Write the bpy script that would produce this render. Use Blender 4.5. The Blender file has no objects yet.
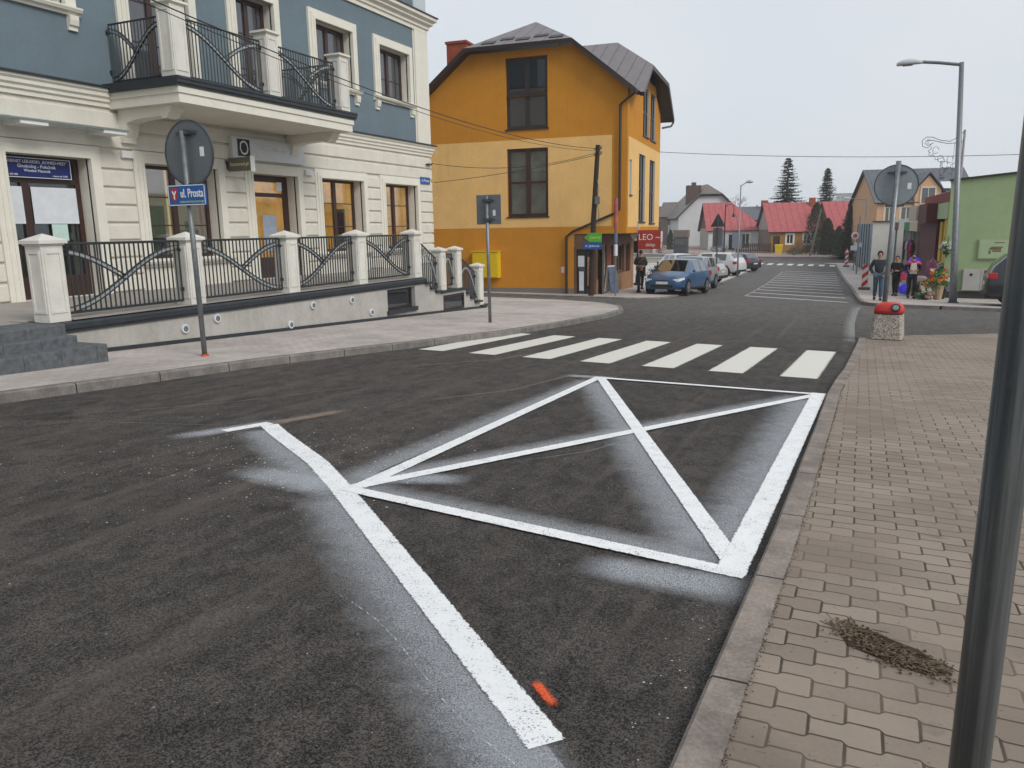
import bpy, bmesh, math, random
from mathutils import Vector, Matrix
random.seed(7)
C = bpy.context.scene.collection
PI = math.pi
# ------------------------------------------------------------------ terrain
def prof(y):
    z = -.046*min(y, 26)
    u = min(max(y-26, 0), 64)
    z -= .046*u - .046/128*u*u
    return z + .02*min(max(y-88, 0), 60)
def H(x, y): return prof(y) - .012*x
# ------------------------------------------------------------------ nodes / materials
def srgb(r, g, b):
    f = lambda c: c/12.92 if c <= .04045 else ((c+.055)/1.055)**2.4
    return (f(r/255), f(g/255), f(b/255), 1)
class N:
    def __init__(s, m):
        s.m = m; s.t = m.node_tree; s.t.nodes.clear()
        s.out = s.t.nodes.new('ShaderNodeOutputMaterial')
    def n(s, t, **k):
        o = s.t.nodes.new(t)
        for a, b in k.items(): setattr(o, a, b)
        return o
    def l(s, a, b): s.t.links.new(a, b)
    def val(s, inp, v):
        if hasattr(v, 'links'): s.l(v, inp)
        else: inp.default_value = v
    def math(s, op, a, b=0, c=0, clamp=False):
        o = s.n('ShaderNodeMath', operation=op, use_clamp=clamp)
        s.val(o.inputs[0], a); s.val(o.inputs[1], b); s.val(o.inputs[2], c); return o.outputs[0]
    def mix(s, f, a, b, blend='MIX'):
        o = s.n('ShaderNodeMix', data_type='RGBA', blend_type=blend)
        s.val(o.inputs[0], f); s.val(o.inputs[6], a); s.val(o.inputs[7], b); return o.outputs[2]
    def noise(s, vec, scale, detail=4, rough=.55, dist=0):
        o = s.n('ShaderNodeTexNoise'); s.l(vec, o.inputs['Vector'])
        o.inputs['Scale'].default_value = scale; o.inputs['Detail'].default_value = detail
        o.inputs['Roughness'].default_value = rough; o.inputs['Distortion'].default_value = dist
        return o.outputs[0]
    def ramp(s, f, a, b):      # smooth 0..1 between a and b
        o = s.n('ShaderNodeMapRange', interpolation_type='SMOOTHSTEP'); s.val(o.inputs[0], f)
        o.inputs[1].default_value = a; o.inputs[2].default_value = b; return o.outputs[0]
    def vec(s, scale=(1, 1, 1), rot=0, kind='Object'):
        o = s.n('ShaderNodeTexCoord'); m = s.n('ShaderNodeMapping'); s.l(o.outputs[kind], m.inputs[0])
        m.inputs['Scale'].default_value = scale; m.inputs['Rotation'].default_value = (0, 0, rot); return m.outputs[0]
    def bsdf(s, col, rough=.8, bump=None, strength=.2, dist=.01, spec=.3, metal=0, **k):
        b = s.n('ShaderNodeBsdfPrincipled'); s.val(b.inputs['Base Color'], col); s.val(b.inputs['Roughness'], rough)
        b.inputs['Specular IOR Level'].default_value = spec; b.inputs['Metallic'].default_value = metal
        if bump is not None:
            u = s.n('ShaderNodeBump'); u.inputs['Strength'].default_value = strength; u.inputs['Distance'].default_value = dist
            s.l(bump, u.inputs['Height']); s.l(u.outputs[0], b.inputs['Normal'])
        return b
MATS = {}
def newmat(name):
    m = bpy.data.materials.new(name); m.use_nodes = True; MATS[name] = m; return m
def mat(name, col, rough=.7, var=.12, scale=3., bump=.1, metal=0., spec=.3, emit=0, grime=0.):
    if name in MATS: return MATS[name]
    m = newmat(name); s = N(m)
    if len(col) == 3: col = (*col, 1)
    v = s.vec()
    a = s.noise(v, scale, 5); b = s.noise(v, scale*9, 4)
    f = s.math('ADD', s.math('MULTIPLY', a, .65), s.math('MULTIPLY', b, .35))
    f = s.ramp(f, .3, .7)
    dark = tuple(c*(1-var) for c in col[:3])+(1,); lite = tuple(min(1, c*(1+var*.6)) for c in col[:3])+(1,)
    c = s.mix(f, dark, lite)
    if grime:
        v2 = s.vec((1.5, 1.5, .12)); g = s.ramp(s.noise(v2, 3.5, 6, .7), .5, .8)
        c = s.mix(s.math('MULTIPLY', g, grime), c, tuple(x*.55 for x in col[:3])+(1,))
    bs = s.bsdf(c, rough, b if bump else None, bump, .02, spec, metal)
    if emit:
        s.l(c, bs.inputs['Emission Color']); bs.inputs['Emission Strength'].default_value = emit
    s.l(bs.outputs[0], s.out.inputs[0]); return m
# ------------------------------------------------------------------ mesh builder
class MB:
    def __init__(s): s.v = []; s.f = []; s.mi = []; s.uv = None
    def add(s, vs, fs, mi=0):
        o = len(s.v); s.v += [tuple(v) for v in vs]
        for f in fs: s.f.append([i+o for i in f]); s.mi.append(mi)
        return s
    def box(s, x0, x1, y0, y1, z0, z1, mi=0, M=None):
        if x0 > x1: x0, x1 = x1, x0
        if y0 > y1: y0, y1 = y1, y0
        vs = [(x, y, z) for z in (z0, z1) for y in (y0, y1) for x in (x0, x1)]
        if M is not None: vs = [M @ Vector(v) for v in vs]
        return s.add(vs, [(0, 2, 3, 1), (4, 5, 7, 6), (0, 1, 5, 4), (2, 6, 7, 3), (0, 4, 6, 2), (1, 3, 7, 5)], mi)
    def prism(s, pts, axis, a, b, mi=0, M=None):   # pts 2-D polygon, extruded along axis ('x','y','z') from a to b
        def P(p, t):
            q = {'x': (t, p[0], p[1]), 'y': (p[0], t, p[1]), 'z': (p[0], p[1], t)}[axis]
            return M @ Vector(q) if M is not None else q
        n = len(pts); vs = [P(p, a) for p in pts]+[P(p, b) for p in pts]
        return s.add(vs, [tuple(range(n))[::-1], tuple(range(n, 2*n))]+[(i, (i+1) % n, (i+1) % n+n, i+n) for i in range(n)], mi)
    def tube(s, path, r, n=8, mi=0, cap=True):
        path = [Vector(p) for p in path]; rs = r if isinstance(r, (list, tuple)) else [r]*len(path)
        o = len(s.v); ref = None
        for i, p in enumerate(path):
            d = (path[min(i+1, len(path)-1)]-path[max(i-1, 0)]).normalized()
            if ref is None: ref = Vector((0, 0, 1)) if abs(d.z) < .9 else Vector((1, 0, 0))
            a = (ref - d*ref.dot(d)).normalized(); b = d.cross(a); ref = a
            for k in range(n):
                t = 2*PI*k/n; s.v.append(tuple(p+(a*math.cos(t)+b*math.sin(t))*rs[i]))
        for i in range(len(path)-1):
            for k in range(n):
                s.f.append([o+i*n+k, o+i*n+(k+1) % n, o+(i+1)*n+(k+1) % n, o+(i+1)*n+k]); s.mi.append(mi)
        if cap:
            s.f.append([o+k for k in range(n)][::-1]); s.mi.append(mi)
            s.f.append([o+(len(path)-1)*n+k for k in range(n)]); s.mi.append(mi)
        return s
    def disc(s, c, nrm, r, th, n=32, mi=0, sy=1):
        nrm = Vector(nrm).normalized(); c = Vector(c)
        a = nrm.orthogonal().normalized() if abs(nrm.z) > .9 else Vector((0, 0, 1)).cross(nrm).normalized(); b = nrm.cross(a)
        p = [(a*math.cos(2*PI*k/n)+b*sy*math.sin(2*PI*k/n))*r for k in range(n)]
        vs = [c+q-nrm*th/2 for q in p]+[c+q+nrm*th/2 for q in p]
        return s.add(vs, [tuple(range(n))[::-1], tuple(range(n, 2*n))]+[(i, (i+1) % n, (i+1) % n+n, i+n) for i in range(n)], mi)
    def build(s, name, mats, parent=None, smooth=False, bevel=0, loc=None, kind=None):
        me = bpy.data.meshes.new(name); me.from_pydata(s.v, [], s.f); me.update()
        if not isinstance(mats, (list, tuple)): mats = [mats]
        for m in mats: me.materials.append(m)
        me.polygons.foreach_set('material_index', s.mi)
        bm = bmesh.new(); bm.from_mesh(me); bmesh.ops.recalc_face_normals(bm, faces=bm.faces); bm.to_mesh(me); bm.free()
        if smooth: me.polygons.foreach_set('use_smooth', [True]*len(me.polygons))
        if s.uv is not None:
            L = me.uv_layers.new(name='UVMap')
            for lp in me.loops: L.data[lp.index].uv = s.uv[lp.vertex_index]
        o = bpy.data.objects.new(name, me); C.objects.link(o)
        if parent is not None: o.parent = parent
        if loc is not None: o.location = loc
        if kind: o['kind'] = kind
        if bevel:
            b = o.modifiers.new('bev', 'BEVEL'); b.width = bevel; b.segments = 2; b.limit_method = 'ANGLE'
        return o
def tag(o, label, cat, group=None):
    o['label'] = label; o['category'] = cat
    if group: o['group'] = group
    return o
def thing(name, label, cat, loc=(0, 0, 0), rz=0, group=None):
    o = bpy.data.objects.new(name, None); C.objects.link(o); o.location = loc; o.rotation_euler = (0, 0, rz)
    o.empty_display_size = .2
    return tag(o, label, cat, group)
def dup(root, loc, rz, label, group=None, scale=1):
    r = root.copy(); C.objects.link(r); r.location = loc; r.rotation_euler = (0, 0, rz); r['label'] = label
    r.scale = (scale,)*3
    if group: r['group'] = group
    for ch in list(root.children):
        c = ch.copy(); C.objects.link(c); c.parent = r
        for g in ch.children:
            d = g.copy(); C.objects.link(d); d.parent = c
    return r
def text(name, s, size, mtx, m, parent=None, ext=.002, bold=0, align='CENTER', sx=1):
    cu = bpy.data.curves.new(name, 'FONT'); cu.body = s; cu.size = size; cu.extrude = ext; cu.offset = bold
    cu.align_x = align; cu.align_y = 'CENTER'; cu.resolution_u = 3
    t = bpy.data.objects.new('tmp', cu); C.objects.link(t)
    dg = bpy.context.evaluated_depsgraph_get(); me = bpy.data.meshes.new_from_object(t.evaluated_get(dg))
    bpy.data.objects.remove(t); me.name = name; me.transform(Matrix.Diagonal((sx, 1, 1, 1))); me.transform(mtx)
    me.materials.clear(); me.materials.append(m)
    o = bpy.data.objects.new(name, me); C.objects.link(o)
    if parent is not None: o.parent = parent
    return o
def frame(origin, right, upv=(0, 0, 1)):      # matrix with local x=right, y=up, z=normal
    r = Vector(right).normalized(); u = Vector(upv).normalized(); n = r.cross(u)
    return Matrix(((r.x, u.x, n.x, origin[0]), (r.y, u.y, n.y, origin[1]), (r.z, u.z, n.z, origin[2]), (0, 0, 0, 1)))
# ------------------------------------------------------------------ ground sheets that follow the terrain
def sheet(name, poly, dz, m, thick=0, step=1.0, stepx=0, kind='structure', parent=None, hz=None):
    bm = bmesh.new(); f = bm.faces.new([bm.verts.new((x, y, 0)) for x, y in poly])
    ys = [p[1] for p in poly]; y = math.ceil(min(ys)/step)*step
    while y < max(ys):
        bmesh.ops.bisect_plane(bm, geom=bm.verts[:]+bm.edges[:]+bm.faces[:], plane_co=(0, y, 0), plane_no=(0, 1, 0), dist=1e-5); y += step
    bmesh.ops.recalc_face_normals(bm, faces=bm.faces)
    for f in bm.faces:
        if f.normal.z < 0: f.normal_flip()
    if thick:
        r = bmesh.ops.extrude_face_region(bm, geom=bm.faces[:])
        top = [g for g in r['geom'] if isinstance(g, bmesh.types.BMVert)]; ts = set(top)
        for v in bm.verts: v.co.z = H(v.co.x, v.co.y)+(dz if v in ts else dz-thick)
    else:
        for v in bm.verts: v.co.z = (hz or H)(v.co.x, v.co.y)+dz
    bmesh.ops.recalc_face_normals(bm, faces=bm.faces)
    if not thick:
        for f in bm.faces:
            if f.normal.z < 0: f.normal_flip()
    me = bpy.data.meshes.new(name); bm.to_mesh(me); bm.free(); me.materials.append(m)
    o = bpy.data.objects.new(name, me); C.objects.link(o)
    if kind: o['kind'] = kind
    if parent is not None: o.parent = parent
    return o
def dens(path, step=1.):
    out = [path[0]]
    for a, b in zip(path, path[1:]):
        n = max(1, int(math.hypot(b[0]-a[0], b[1]-a[1])/step))
        for i in range(1, n+1): out.append((a[0]+(b[0]-a[0])*i/n, a[1]+(b[1]-a[1])*i/n))
    return out
def offs(path, d):   # offset to the left of travel
    out = []
    for i, p in enumerate(path):
        a = path[max(i-1, 0)]; b = path[min(i+1, len(path)-1)]
        t = Vector((b[0]-a[0], b[1]-a[1])).normalized(); out.append((p[0]-t.y*d, p[1]+t.x*d))
    return out
def kerb(path, w, h, m, name='kerb'):    # kerb stones along a path, on the left side of travel
    p = dens(path, .5); q = offs(p, w); mb = MB(); n = len(p)
    bev = .015
    p2 = offs(p, bev)
    rows = [[(x, y, H(x, y)-.3) for x, y in p], [(x, y, H(x, y)+h-bev) for x, y in p], [(x, y, H(x, y)+h) for x, y in p2], [(x, y, H(x, y)+h) for x, y in q], [(x, y, H(x, y)-.3) for x, y in q]]
    for r in rows: mb.v += r
    for k in range(4):
        for i in range(n-1): mb.f.append([k*n+i, k*n+i+1, (k+1)*n+i+1, (k+1)*n+i]); mb.mi.append(0)
    mb.f += [[k*n for k in range(5)], [k*n+n-1 for k in range(5)][::-1]]; mb.mi += [0, 0]
    u = 0
    return mb.build(name, m, kind='structure')
# ------------------------------------------------------------------ materials
def m_asphalt():
    m = newmat('asphalt'); s = N(m); v = s.vec()
    vs = s.vec((1, .22, 1), .25)
    big = s.noise(v, .35, 4, .6); mid = s.noise(vs, 1.3, 9, .72, .6); fine = s.noise(v, 130, 1, .8); grit = s.noise(v, 62, 2, .8)
    sx = s.n('ShaderNodeSeparateXYZ'); s.l(v, sx.inputs[0])
    # fresh black layer towards the bay by the right kerb, dustier brown to the left and far away
    bx = s.math('ADD', sx.outputs[0], s.math('MULTIPLY', s.math('SUBTRACT', big, .5), 3.2))
    fr = s.ramp(bx, -4.2, -1.2)
    fy = s.ramp(sx.outputs[1], 16, 8)
    fresh = s.math('MULTIPLY', fr, fy)
    base = s.mix(s.ramp(mid, .3, .72), (.023, .0207, .0198, 1), (.064, .0560, .0510, 1))
    dark = s.mix(s.ramp(mid, .35, .75), (.0095, .0093, .0098, 1), (.030, .0275, .0265, 1))
    c = s.mix(s.math('MULTIPLY', fresh, .85), base, dark)
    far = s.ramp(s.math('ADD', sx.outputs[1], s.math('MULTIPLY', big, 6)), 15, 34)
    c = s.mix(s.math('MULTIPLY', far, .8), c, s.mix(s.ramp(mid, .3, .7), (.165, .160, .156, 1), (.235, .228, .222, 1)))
    g = s.math('ADD', s.math('MULTIPLY', fine, .6), s.math('MULTIPLY', grit, .4))
    c = s.mix(s.ramp(g, .42, .58), s.mix(.68, c, (.004, .004, .004, 1)), s.mix(.24, c, (.34, .31, .28, 1)))
    wh = s.ramp(s.noise(v, 48, 1, .5), .74, .78); c = s.mix(s.math('MULTIPLY', wh, .5), c, (.40, .38, .35, 1))
    m2 = s.noise(s.vec((1, .6, 1), .4), 5.5, 9, .78, .4); c = s.mix(s.ramp(m2, .38, .62), s.mix(.35, c, (.012, .011, .011, 1)), s.mix(.12, c, (.22, .18, .155, 1)))
    m3 = s.noise(v, 1.1, 5, .7, .8); c = s.mix(s.math('MULTIPLY', s.ramp(m3, .50, .72), .38), c, (.095, .075, .063, 1))
    # dark patches
    vb = s.vec((1, .45, 1), .9); p = s.ramp(s.noise(vb, 2.3, 2, .5), .68, .74)
    c = s.mix(s.math('MULTIPLY', p, .5), c, (.018, .017, .018, 1))
    # tyre streaks along the street
    vt = s.vec((2.2, .05, 1), .06); t = s.ramp(s.noise(vt, 2.2, 4, .6), .52, .75)
    c = s.mix(s.math('MULTIPLY', t, .22), c, (.20, .165, .14, 1))
    h = s.math('ADD', s.math('MULTIPLY', fine, .7), grit)
    b = s.bsdf(c, s.mix(mid, (.75,)*3+(1,), (.95,)*3+(1,)), h, .8, .008, .18)
    s.l(b.outputs[0], s.out.inputs[0]); return m
def m_pavers(name, c1, c2, mortar, w=.195, h=.15, amp=.10, rot=0, patch=.5):
    m = newmat(name); s = N(m); v = s.vec((1, 1, 1), rot)
    wob = s.noise(v, 1.2, 2); sx = s.n('ShaderNodeSeparateXYZ'); s.l(v, sx.inputs[0])
    X = s.math('ADD', s.math('DIVIDE', sx.outputs[0], w), s.math('MULTIPLY', wob, .12))
    Y = s.math('ADD', s.math('DIVIDE', sx.outputs[1], h), s.math('MULTIPLY', wob, .12))
    tri = s.math('PINGPONG', s.math('ADD', X, .0), .5)                # 0..0.5
    tri = s.math('SUBTRACT', s.math('MULTIPLY', s.ramp(tri, .19, .31), 2), 1)
    Yw = s.math('ADD', Y, s.math('MULTIPLY', s.math('MULTIPLY', tri, s.math('COSINE', s.math('MULTIPLY', Y, PI))), amp))
    row = s.math('FLOOR', Yw); fy = s.math('FRACT', Yw)
    par = s.math('MULTIPLY', s.math('MODULO', s.math('ADD', row, 1000), 2), .5)
    Xs = s.math('ADD', X, s.math('ADD', par, .25)); fx = s.math('FRACT', Xs); col = s.math('FLOOR', Xs)
    dx = s.math('MULTIPLY', s.math('MINIMUM', fx, s.math('SUBTRACT', 1, fx)), w)
    dy = s.math('MULTIPLY', s.math('MINIMUM', fy, s.math('SUBTRACT', 1, fy)), h)
    d = s.math('MINIMUM', dx, dy)
    jn = s.noise(v, 25, 2); d2 = s.math('SUBTRACT', d, s.math('MULTIPLY', jn, .003))
    j = s.ramp(d2, .0012, .0058)                                       # 0 in joint, 1 on the stone
    cb = s.n('ShaderNodeCombineXYZ'); s.l(col, cb.inputs[0]); s.l(row, cb.inputs[1])
    wn = s.n('ShaderNodeTexWhiteNoise', noise_dimensions='3D'); s.l(cb.outputs[0], wn.inputs[0])
    big = s.noise(v, .7, 4, .6); fine = s.noise(v, 55, 3, .7)
    f = s.math('ADD', s.math('MULTIPLY', wn.outputs[0], .32), s.math('ADD', s.math('MULTIPLY', s.ramp(big, .3, .7), .4), s.math('MULTIPLY', fine, .35)))
    c = s.mix(s.ramp(f, .2, .9), c1, c2)
    st = s.ramp(s.noise(v, 4.5, 5, .7), .6, .75); c = s.mix(s.math('MULTIPLY', st, patch), c, tuple(x*.5 for x in c1[:3])+(1,))
    lt = s.ramp(s.noise(v, 9, 5, .75, 1.), .66, .74); c = s.mix(s.math('MULTIPLY', lt, .35), c, tuple(min(1, x*1.5) for x in c2[:3])+(1,))
    sp = s.ramp(s.noise(v, 42, 2, .6), .68, .72); c = s.mix(s.math('MULTIPLY', sp, .55), c, (.06, .045, .035, 1))
    wsp = s.ramp(s.noise(s.vec((1, 1.3, 1), .7), 17, 3, .6), .735, .76); c = s.mix(s.math('MULTIPLY', wsp, .6), c, (.55, .52, .47, 1))
    mj = s.mix(s.ramp(s.noise(v, .9, 3), .4, .62), mortar, tuple(min(1, x*3.2) for x in mortar[:3])+(1,))
    c = s.mix(j, mj, c)
    hh = s.math('ADD', s.math('MULTIPLY', s.ramp(d2, .001, .007), 1), s.math('MULTIPLY', fine, .18))
    b = s.bsdf(c, .85, hh, .45, .004, .3); s.l(b.outputs[0], s.out.inputs[0]); return m
def m_kerb(name, col, joint=1.0):
    m = newmat(name); s = N(m); v = s.vec(); sx = s.n('ShaderNodeSeparateXYZ'); s.l(v, sx.inputs[0])
    a = s.noise(v, 4, 5, .65); fine = s.noise(v, 60, 3, .7)
    c = s.mix(s.ramp(a, .3, .75), tuple(x*.62 for x in col)+(1,), tuple(x*1.15 for x in col)+(1,))
    c = s.mix(s.ramp(fine, .35, .7), s.mix(.3, c, (.03, .03, .03, 1)), c)
    fy = s.math('FRACT', s.math('DIVIDE', s.math('ADD', sx.outputs[1], 100.45), joint)); d = s.math('MULTIPLY', s.math('MINIMUM', fy, s.math('SUBTRACT', 1, fy)), joint)
    j = s.ramp(d, .003, .009); c = s.mix(j, (.02, .018, .016, 1), c)
    b = s.bsdf(c, .85, s.math('ADD', s.math('MULTIPLY', j, 2), fine), .6, .006, .3); s.l(b.outputs[0], s.out.inputs[0]); return m
def m_paint(name, col, wear=.4, scale=1.):   # road paint with the asphalt grain showing through
    m = newmat(name); s = N(m); v = s.vec(); fine = s.noise(v, 95, 3, .8); mid = s.noise(v, 9, 4, .6)
    a = s.math('ADD', fine, s.math('MULTIPLY', mid, .30))
    al = s.ramp(a, wear, wear+.10)
    uv = s.n('ShaderNodeTexCoord'); su = s.n('ShaderNodeSeparateXYZ'); s.l(uv.outputs['UV'], su.inputs[0])
    e = s.math('MULTIPLY', s.math('MINIMUM', su.outputs[0], s.math('SUBTRACT', 1, su.outputs[0])), 2)
    e = s.ramp(s.math('ADD', e, s.math('MULTIPLY', s.math('SUBTRACT', s.noise(v, 40, 5, .85), .5), .75)), .0, .10)
    al = s.math('MULTIPLY', al, e)
    c = s.mix(mid, tuple(x*.85 for x in col)+(1,), tuple(col)+(1,))
    b = s.bsdf(c, .6, fine, .5, .006, .35); b.inputs['Alpha'].default_value = 1; s.l(al, b.inputs['Alpha'])
    s.l(b.outputs[0], s.out.inputs[0]); return m
def m_spray(name, col, dens_=.75, mid=False):     # thin overspray fading outwards (u: 0 dense side, 1 faded side)
    m = newmat(name); s = N(m); v = s.vec(); uv = s.n('ShaderNodeTexCoord'); su = s.n('ShaderNodeSeparateXYZ'); s.l(uv.outputs['UV'], su.inputs[0])
    n1 = s.noise(v, 2.6, 4, .6); n2 = s.noise(v, 150, 2, .8)
    U0 = s.math('MULTIPLY', s.math('ABSOLUTE', s.math('SUBTRACT', su.outputs[0], .5)), 2) if mid else su.outputs[0]
    u = s.math('ADD', U0, s.math('MULTIPLY', s.math('SUBTRACT', s.noise(v, 7, 5, .7), .5), .55))
    f = s.ramp(u, 1.02, .2)
    ee = s.ramp(U0, 1., .8); f = s.math('MULTIPLY', f, ee)
    ev = s.math('MULTIPLY', s.ramp(su.outputs[1], 0, .3 if mid else .08), s.ramp(su.outputs[1], 1, .7 if mid else .92)); f = s.math('MULTIPLY', f, ev)
    g = s.ramp(n2, .30, .66)
    al = s.math('MULTIPLY', s.math('MULTIPLY', f, dens_), s.math('ADD', .18, s.math('MULTIPLY', g, .85)), clamp=True)
    b = s.bsdf(col+(1,), .75, n2, .5, .006, .3); s.l(al, b.inputs['Alpha']); s.l(b.outputs[0], s.out.inputs[0]); return m
def m_glass(name, tint=(.02, .025, .03), clear=.35, rough=.03, k=.42):
    m = newmat(name); s = N(m)
    g = s.n('ShaderNodeBsdfPrincipled'); g.inputs['Base Color'].default_value = tint+(1,); g.inputs['Roughness'].default_value = rough; g.inputs['Specular IOR Level'].default_value = .9
    t = s.n('ShaderNodeBsdfTransparent'); t.inputs[0].default_value = (.85, .88, .88, 1)
    fr = s.n('ShaderNodeLayerWeight'); fr.inputs[0].default_value = .35
    gl = s.n('ShaderNodeBsdfGlossy'); gl.inputs['Roughness'].default_value = rough; gl.inputs[0].default_value = (.9, .93, .95, 1)
    a = s.n('ShaderNodeMixShader'); a.inputs[0].default_value = clear; s.l(g.outputs[0], a.inputs[1]); s.l(t.outputs[0], a.inputs[2])
    b = s.n('ShaderNodeMixShader'); s.l(s.math('ADD', s.math('MULTIPLY', fr.outputs[0], k), .05, clamp=True), b.inputs[0]); s.l(a.outputs[0], b.inputs[1]); s.l(gl.outputs[0], b.inputs[2])
    s.l(b.outputs[0], s.out.inputs[0]); return m
def m_roof(name, col, kind='seam', sc=.5, axis=0, var=.15):
    m = newmat(name); s = N(m); v = s.vec(); sx = s.n('ShaderNodeSeparateXYZ'); s.l(v, sx.inputs[0])
    a = s.noise(v, 2.5, 5, .6)
    c = s.mix(s.ramp(a, .3, .7), tuple(x*(1-var) for x in col)+(1,), tuple(x*(1+var) for x in col)+(1,))
    fx = s.math('FRACT', s.math('DIVIDE', s.math('ADD', sx.outputs[axis], 500), sc)); d = s.math('MINIMUM', fx, s.math('SUBTRACT', 1, fx))
    j = s.ramp(d, .01, .07); c = s.mix(s.math('MULTIPLY', s.math('SUBTRACT', 1, j), .75), c, tuple(x*.35 for x in col)+(1,))
    b = s.bsdf(c, .5, j, .5, .03, .4); s.l(b.outputs[0], s.out.inputs[0]); return m
def m_stripes(name, cols, period, axis=2, diag=0):   # hard stripes of two colours, own paint of the object
    m = newmat(name); s = N(m); v = s.vec(); sx = s.n('ShaderNodeSeparateXYZ'); s.l(v, sx.inputs[0])
    t = s.math('ADD', sx.outputs[axis], s.math('MULTIPLY', sx.outputs[0], diag)) if diag else sx.outputs[axis]
    f = s.math('GREATER_THAN', s.math('FRACT', s.math('ADD', s.math('DIVIDE', t, period), 10)), .5)
    b = s.bsdf(s.mix(f, cols[0]+(1,), cols[1]+(1,)), .45); s.l(b.outputs[0], s.out.inputs[0]); return m
def m_leaf(name, c1, c2):
    m = newmat(name); s = N(m); v = s.vec(); oi = s.noise(v, 3, 3); g = s.n('ShaderNodeNewGeometry')
    c = s.mix(s.math('MULTIPLY', s.math('ADD', oi, g.outputs['Random Per Island']), .5), c1+(1,), c2+(1,))
    b = s.bsdf(c, .7, spec=.2); s.l(b.outputs[0], s.out.inputs[0]); return m
def m_aggregate(name):
    m = newmat(name); s = N(m); v = s.vec(); vo = s.n('ShaderNodeTexVoronoi'); s.l(v, vo.inputs[0]); vo.inputs['Scale'].default_value = 55
    sp = s.n('ShaderNodeSeparateColor'); s.l(vo.outputs['Color'], sp.inputs[0])
    c = s.mix(sp.outputs[0], (.16, .13, .11, 1), (.55, .50, .44, 1)); b = s.bsdf(c, .85, vo.outputs['Distance'], .6, .01); s.l(b.outputs[0], s.out.inputs[0]); return m
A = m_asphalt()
PAV = m_pavers('concrete_pavers', (.205, .163, .128, 1), (.300, .245, .196, 1), (.055, .041, .030, 1), w=.22, h=.117, amp=.10)
PAVL = m_pavers('grey_brown_pavers', (.36, .315, .285, 1), (.47, .42, .385, 1), (.24, .21, .19, 1), w=.2, h=.1, amp=0, rot=PI/2, patch=.2)
PAVP = m_pavers('plaza_pavers', (.36, .34, .31, 1), (.5, .475, .44, 1), (.2, .19, .17, 1), w=.4, h=.4, amp=0)
PAVR = m_pavers('reddish_pavers', (.27, .20, .175, 1), (.38, .30, .265, 1), (.12, .09, .08, 1), w=.3, h=.3, amp=0)
KRB = m_kerb('kerb_concrete', (.32, .265, .225)); KRBL = m_kerb('pale_kerb_concrete', (.26, .235, .215), 1.0)
PAINT = m_paint('fresh_road_paint', (.90, .90, .89), .47); PAINT_OLD = m_paint('old_zebra_paint', (.72, .70, .62), .34)
PAINT_FAR = m_paint('worn_hatch_paint', (.70, .70, .69), .46)
SPRAY = m_spray('paint_overspray', (.50, .515, .54), .66); SPRAY2 = m_spray('heavy_overspray', (.50, .515, .54), .74)
SPRAYC = m_spray('overspray_patch', (.52, .54, .57), .78, True)
DUSTC = m_spray('pale_dust_streak', (.24, .215, .19), .55, True)
SPRAY_THIN = m_spray('thin_overspray_patch', (.5, .515, .54), .4, True)
DUST = m_spray('concrete_dust', (.33, .32, .31), .9)
OCHRE = m_spray('sand_smear', (.36, .27, .21), .8, True)
ORANGE_SPRAY = m_spray('orange_marking_paint', (.80, .12, .04), 1.6, True)
WHITE = mat('white_paint', (.72, .72, .70), .5); BLACK = mat('black_metal', (.018, .020, .022), .45, bump=0)
STEEL = mat('galvanised_steel', (.21, .225, .235), .45, .25, 12, .05, .55, .5, grime=.3)
STEELD = mat('dark_steel', (.085, .095, .105), .4, .3, 10, .05, .5, .5, grime=.4)
SIGNBACK = mat('sign_back_grey', (.135, .152, .168), .5, .12, 4, .02, .3, .5)
CREAM = mat('cream_plaster', (.68, .645, .56), .85, .09, 2.5, .25, grime=.3)
CREAMT = mat('cream_trim', (.72, .69, .60), .8, .06, 3, .1, grime=.1)
BLUE = mat('blue_grey_plaster', (.145, .192, .22), .9, .09, 1.2, .25, grime=.15)
BLUEP = mat('pale_blue_pilaster', (.50, .55, .57), .85, .06, 2, .1)
BROWN = mat('brown_window_frame', (.045, .018, .014), .4, .2, 8, .02, spec=.5)
TERR = mat('terrace_render', (.41, .39, .355), .85, .16, 2, .2, grime=.5)
PILL = mat('pillar_render', (.66, .64, .58), .8, .1, 4, .15, grime=.35)
LEDGE = mat('dark_ledge', (.025, .030, .036), .45, .3, 6, .1, spec=.5)
GRANITE = mat('dark_granite', (.115, .123, .13), .7, .4, 14, .2)
FLOORT = mat('terrace_floor', (.33, .30, .27), .8, .15, 3, .1)
GLASS = m_glass('window_glass', (.03, .035, .045), .25); GLASSC = m_glass('clear_glass', (.03, .03, .03), .82); GLASSD = m_glass('dark_glass', (.012, .016, .022), .08)
CANOPY = m_glass('canopy_glass', (.12, .17, .15), .5)
YROOM = mat('lit_yellow_room', (.75, .47, .10), .9, .35, 1.3, 0, emit=.55); ROOM = mat('dim_room', (.10, .085, .07), .9, .5, 1.5, 0)
PINKR = mat('pinkish_room_wall', (.55, .43, .36), .9, .2, 1, 0, emit=.25)
CURT = mat('net_curtain', (.52, .53, .54), .9, .25, 9, 0)
OCH = mat('orange_plaster', (.56, .235, .022), .9, .08, 1.2, .3, grime=.28); YEL = mat('yellow_plaster', (.80, .50, .19), .9, .08, 1.2, .3, grime=.3)
DBROWN = mat('dark_brown_metal', (.030, .020, .018), .45, .2, 5, .02, spec=.5)
METROOF = m_roof('grey_standing_seam', (.185, .165, .168), sc=.55, axis=0, var=.08); METROOF2 = m_roof('grey_standing_seam_side', (.25, .225, .225), sc=.62, axis=1)
BRICK = mat('red_brick', (.30, .07, .035), .85, .3, 6, .2)
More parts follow.
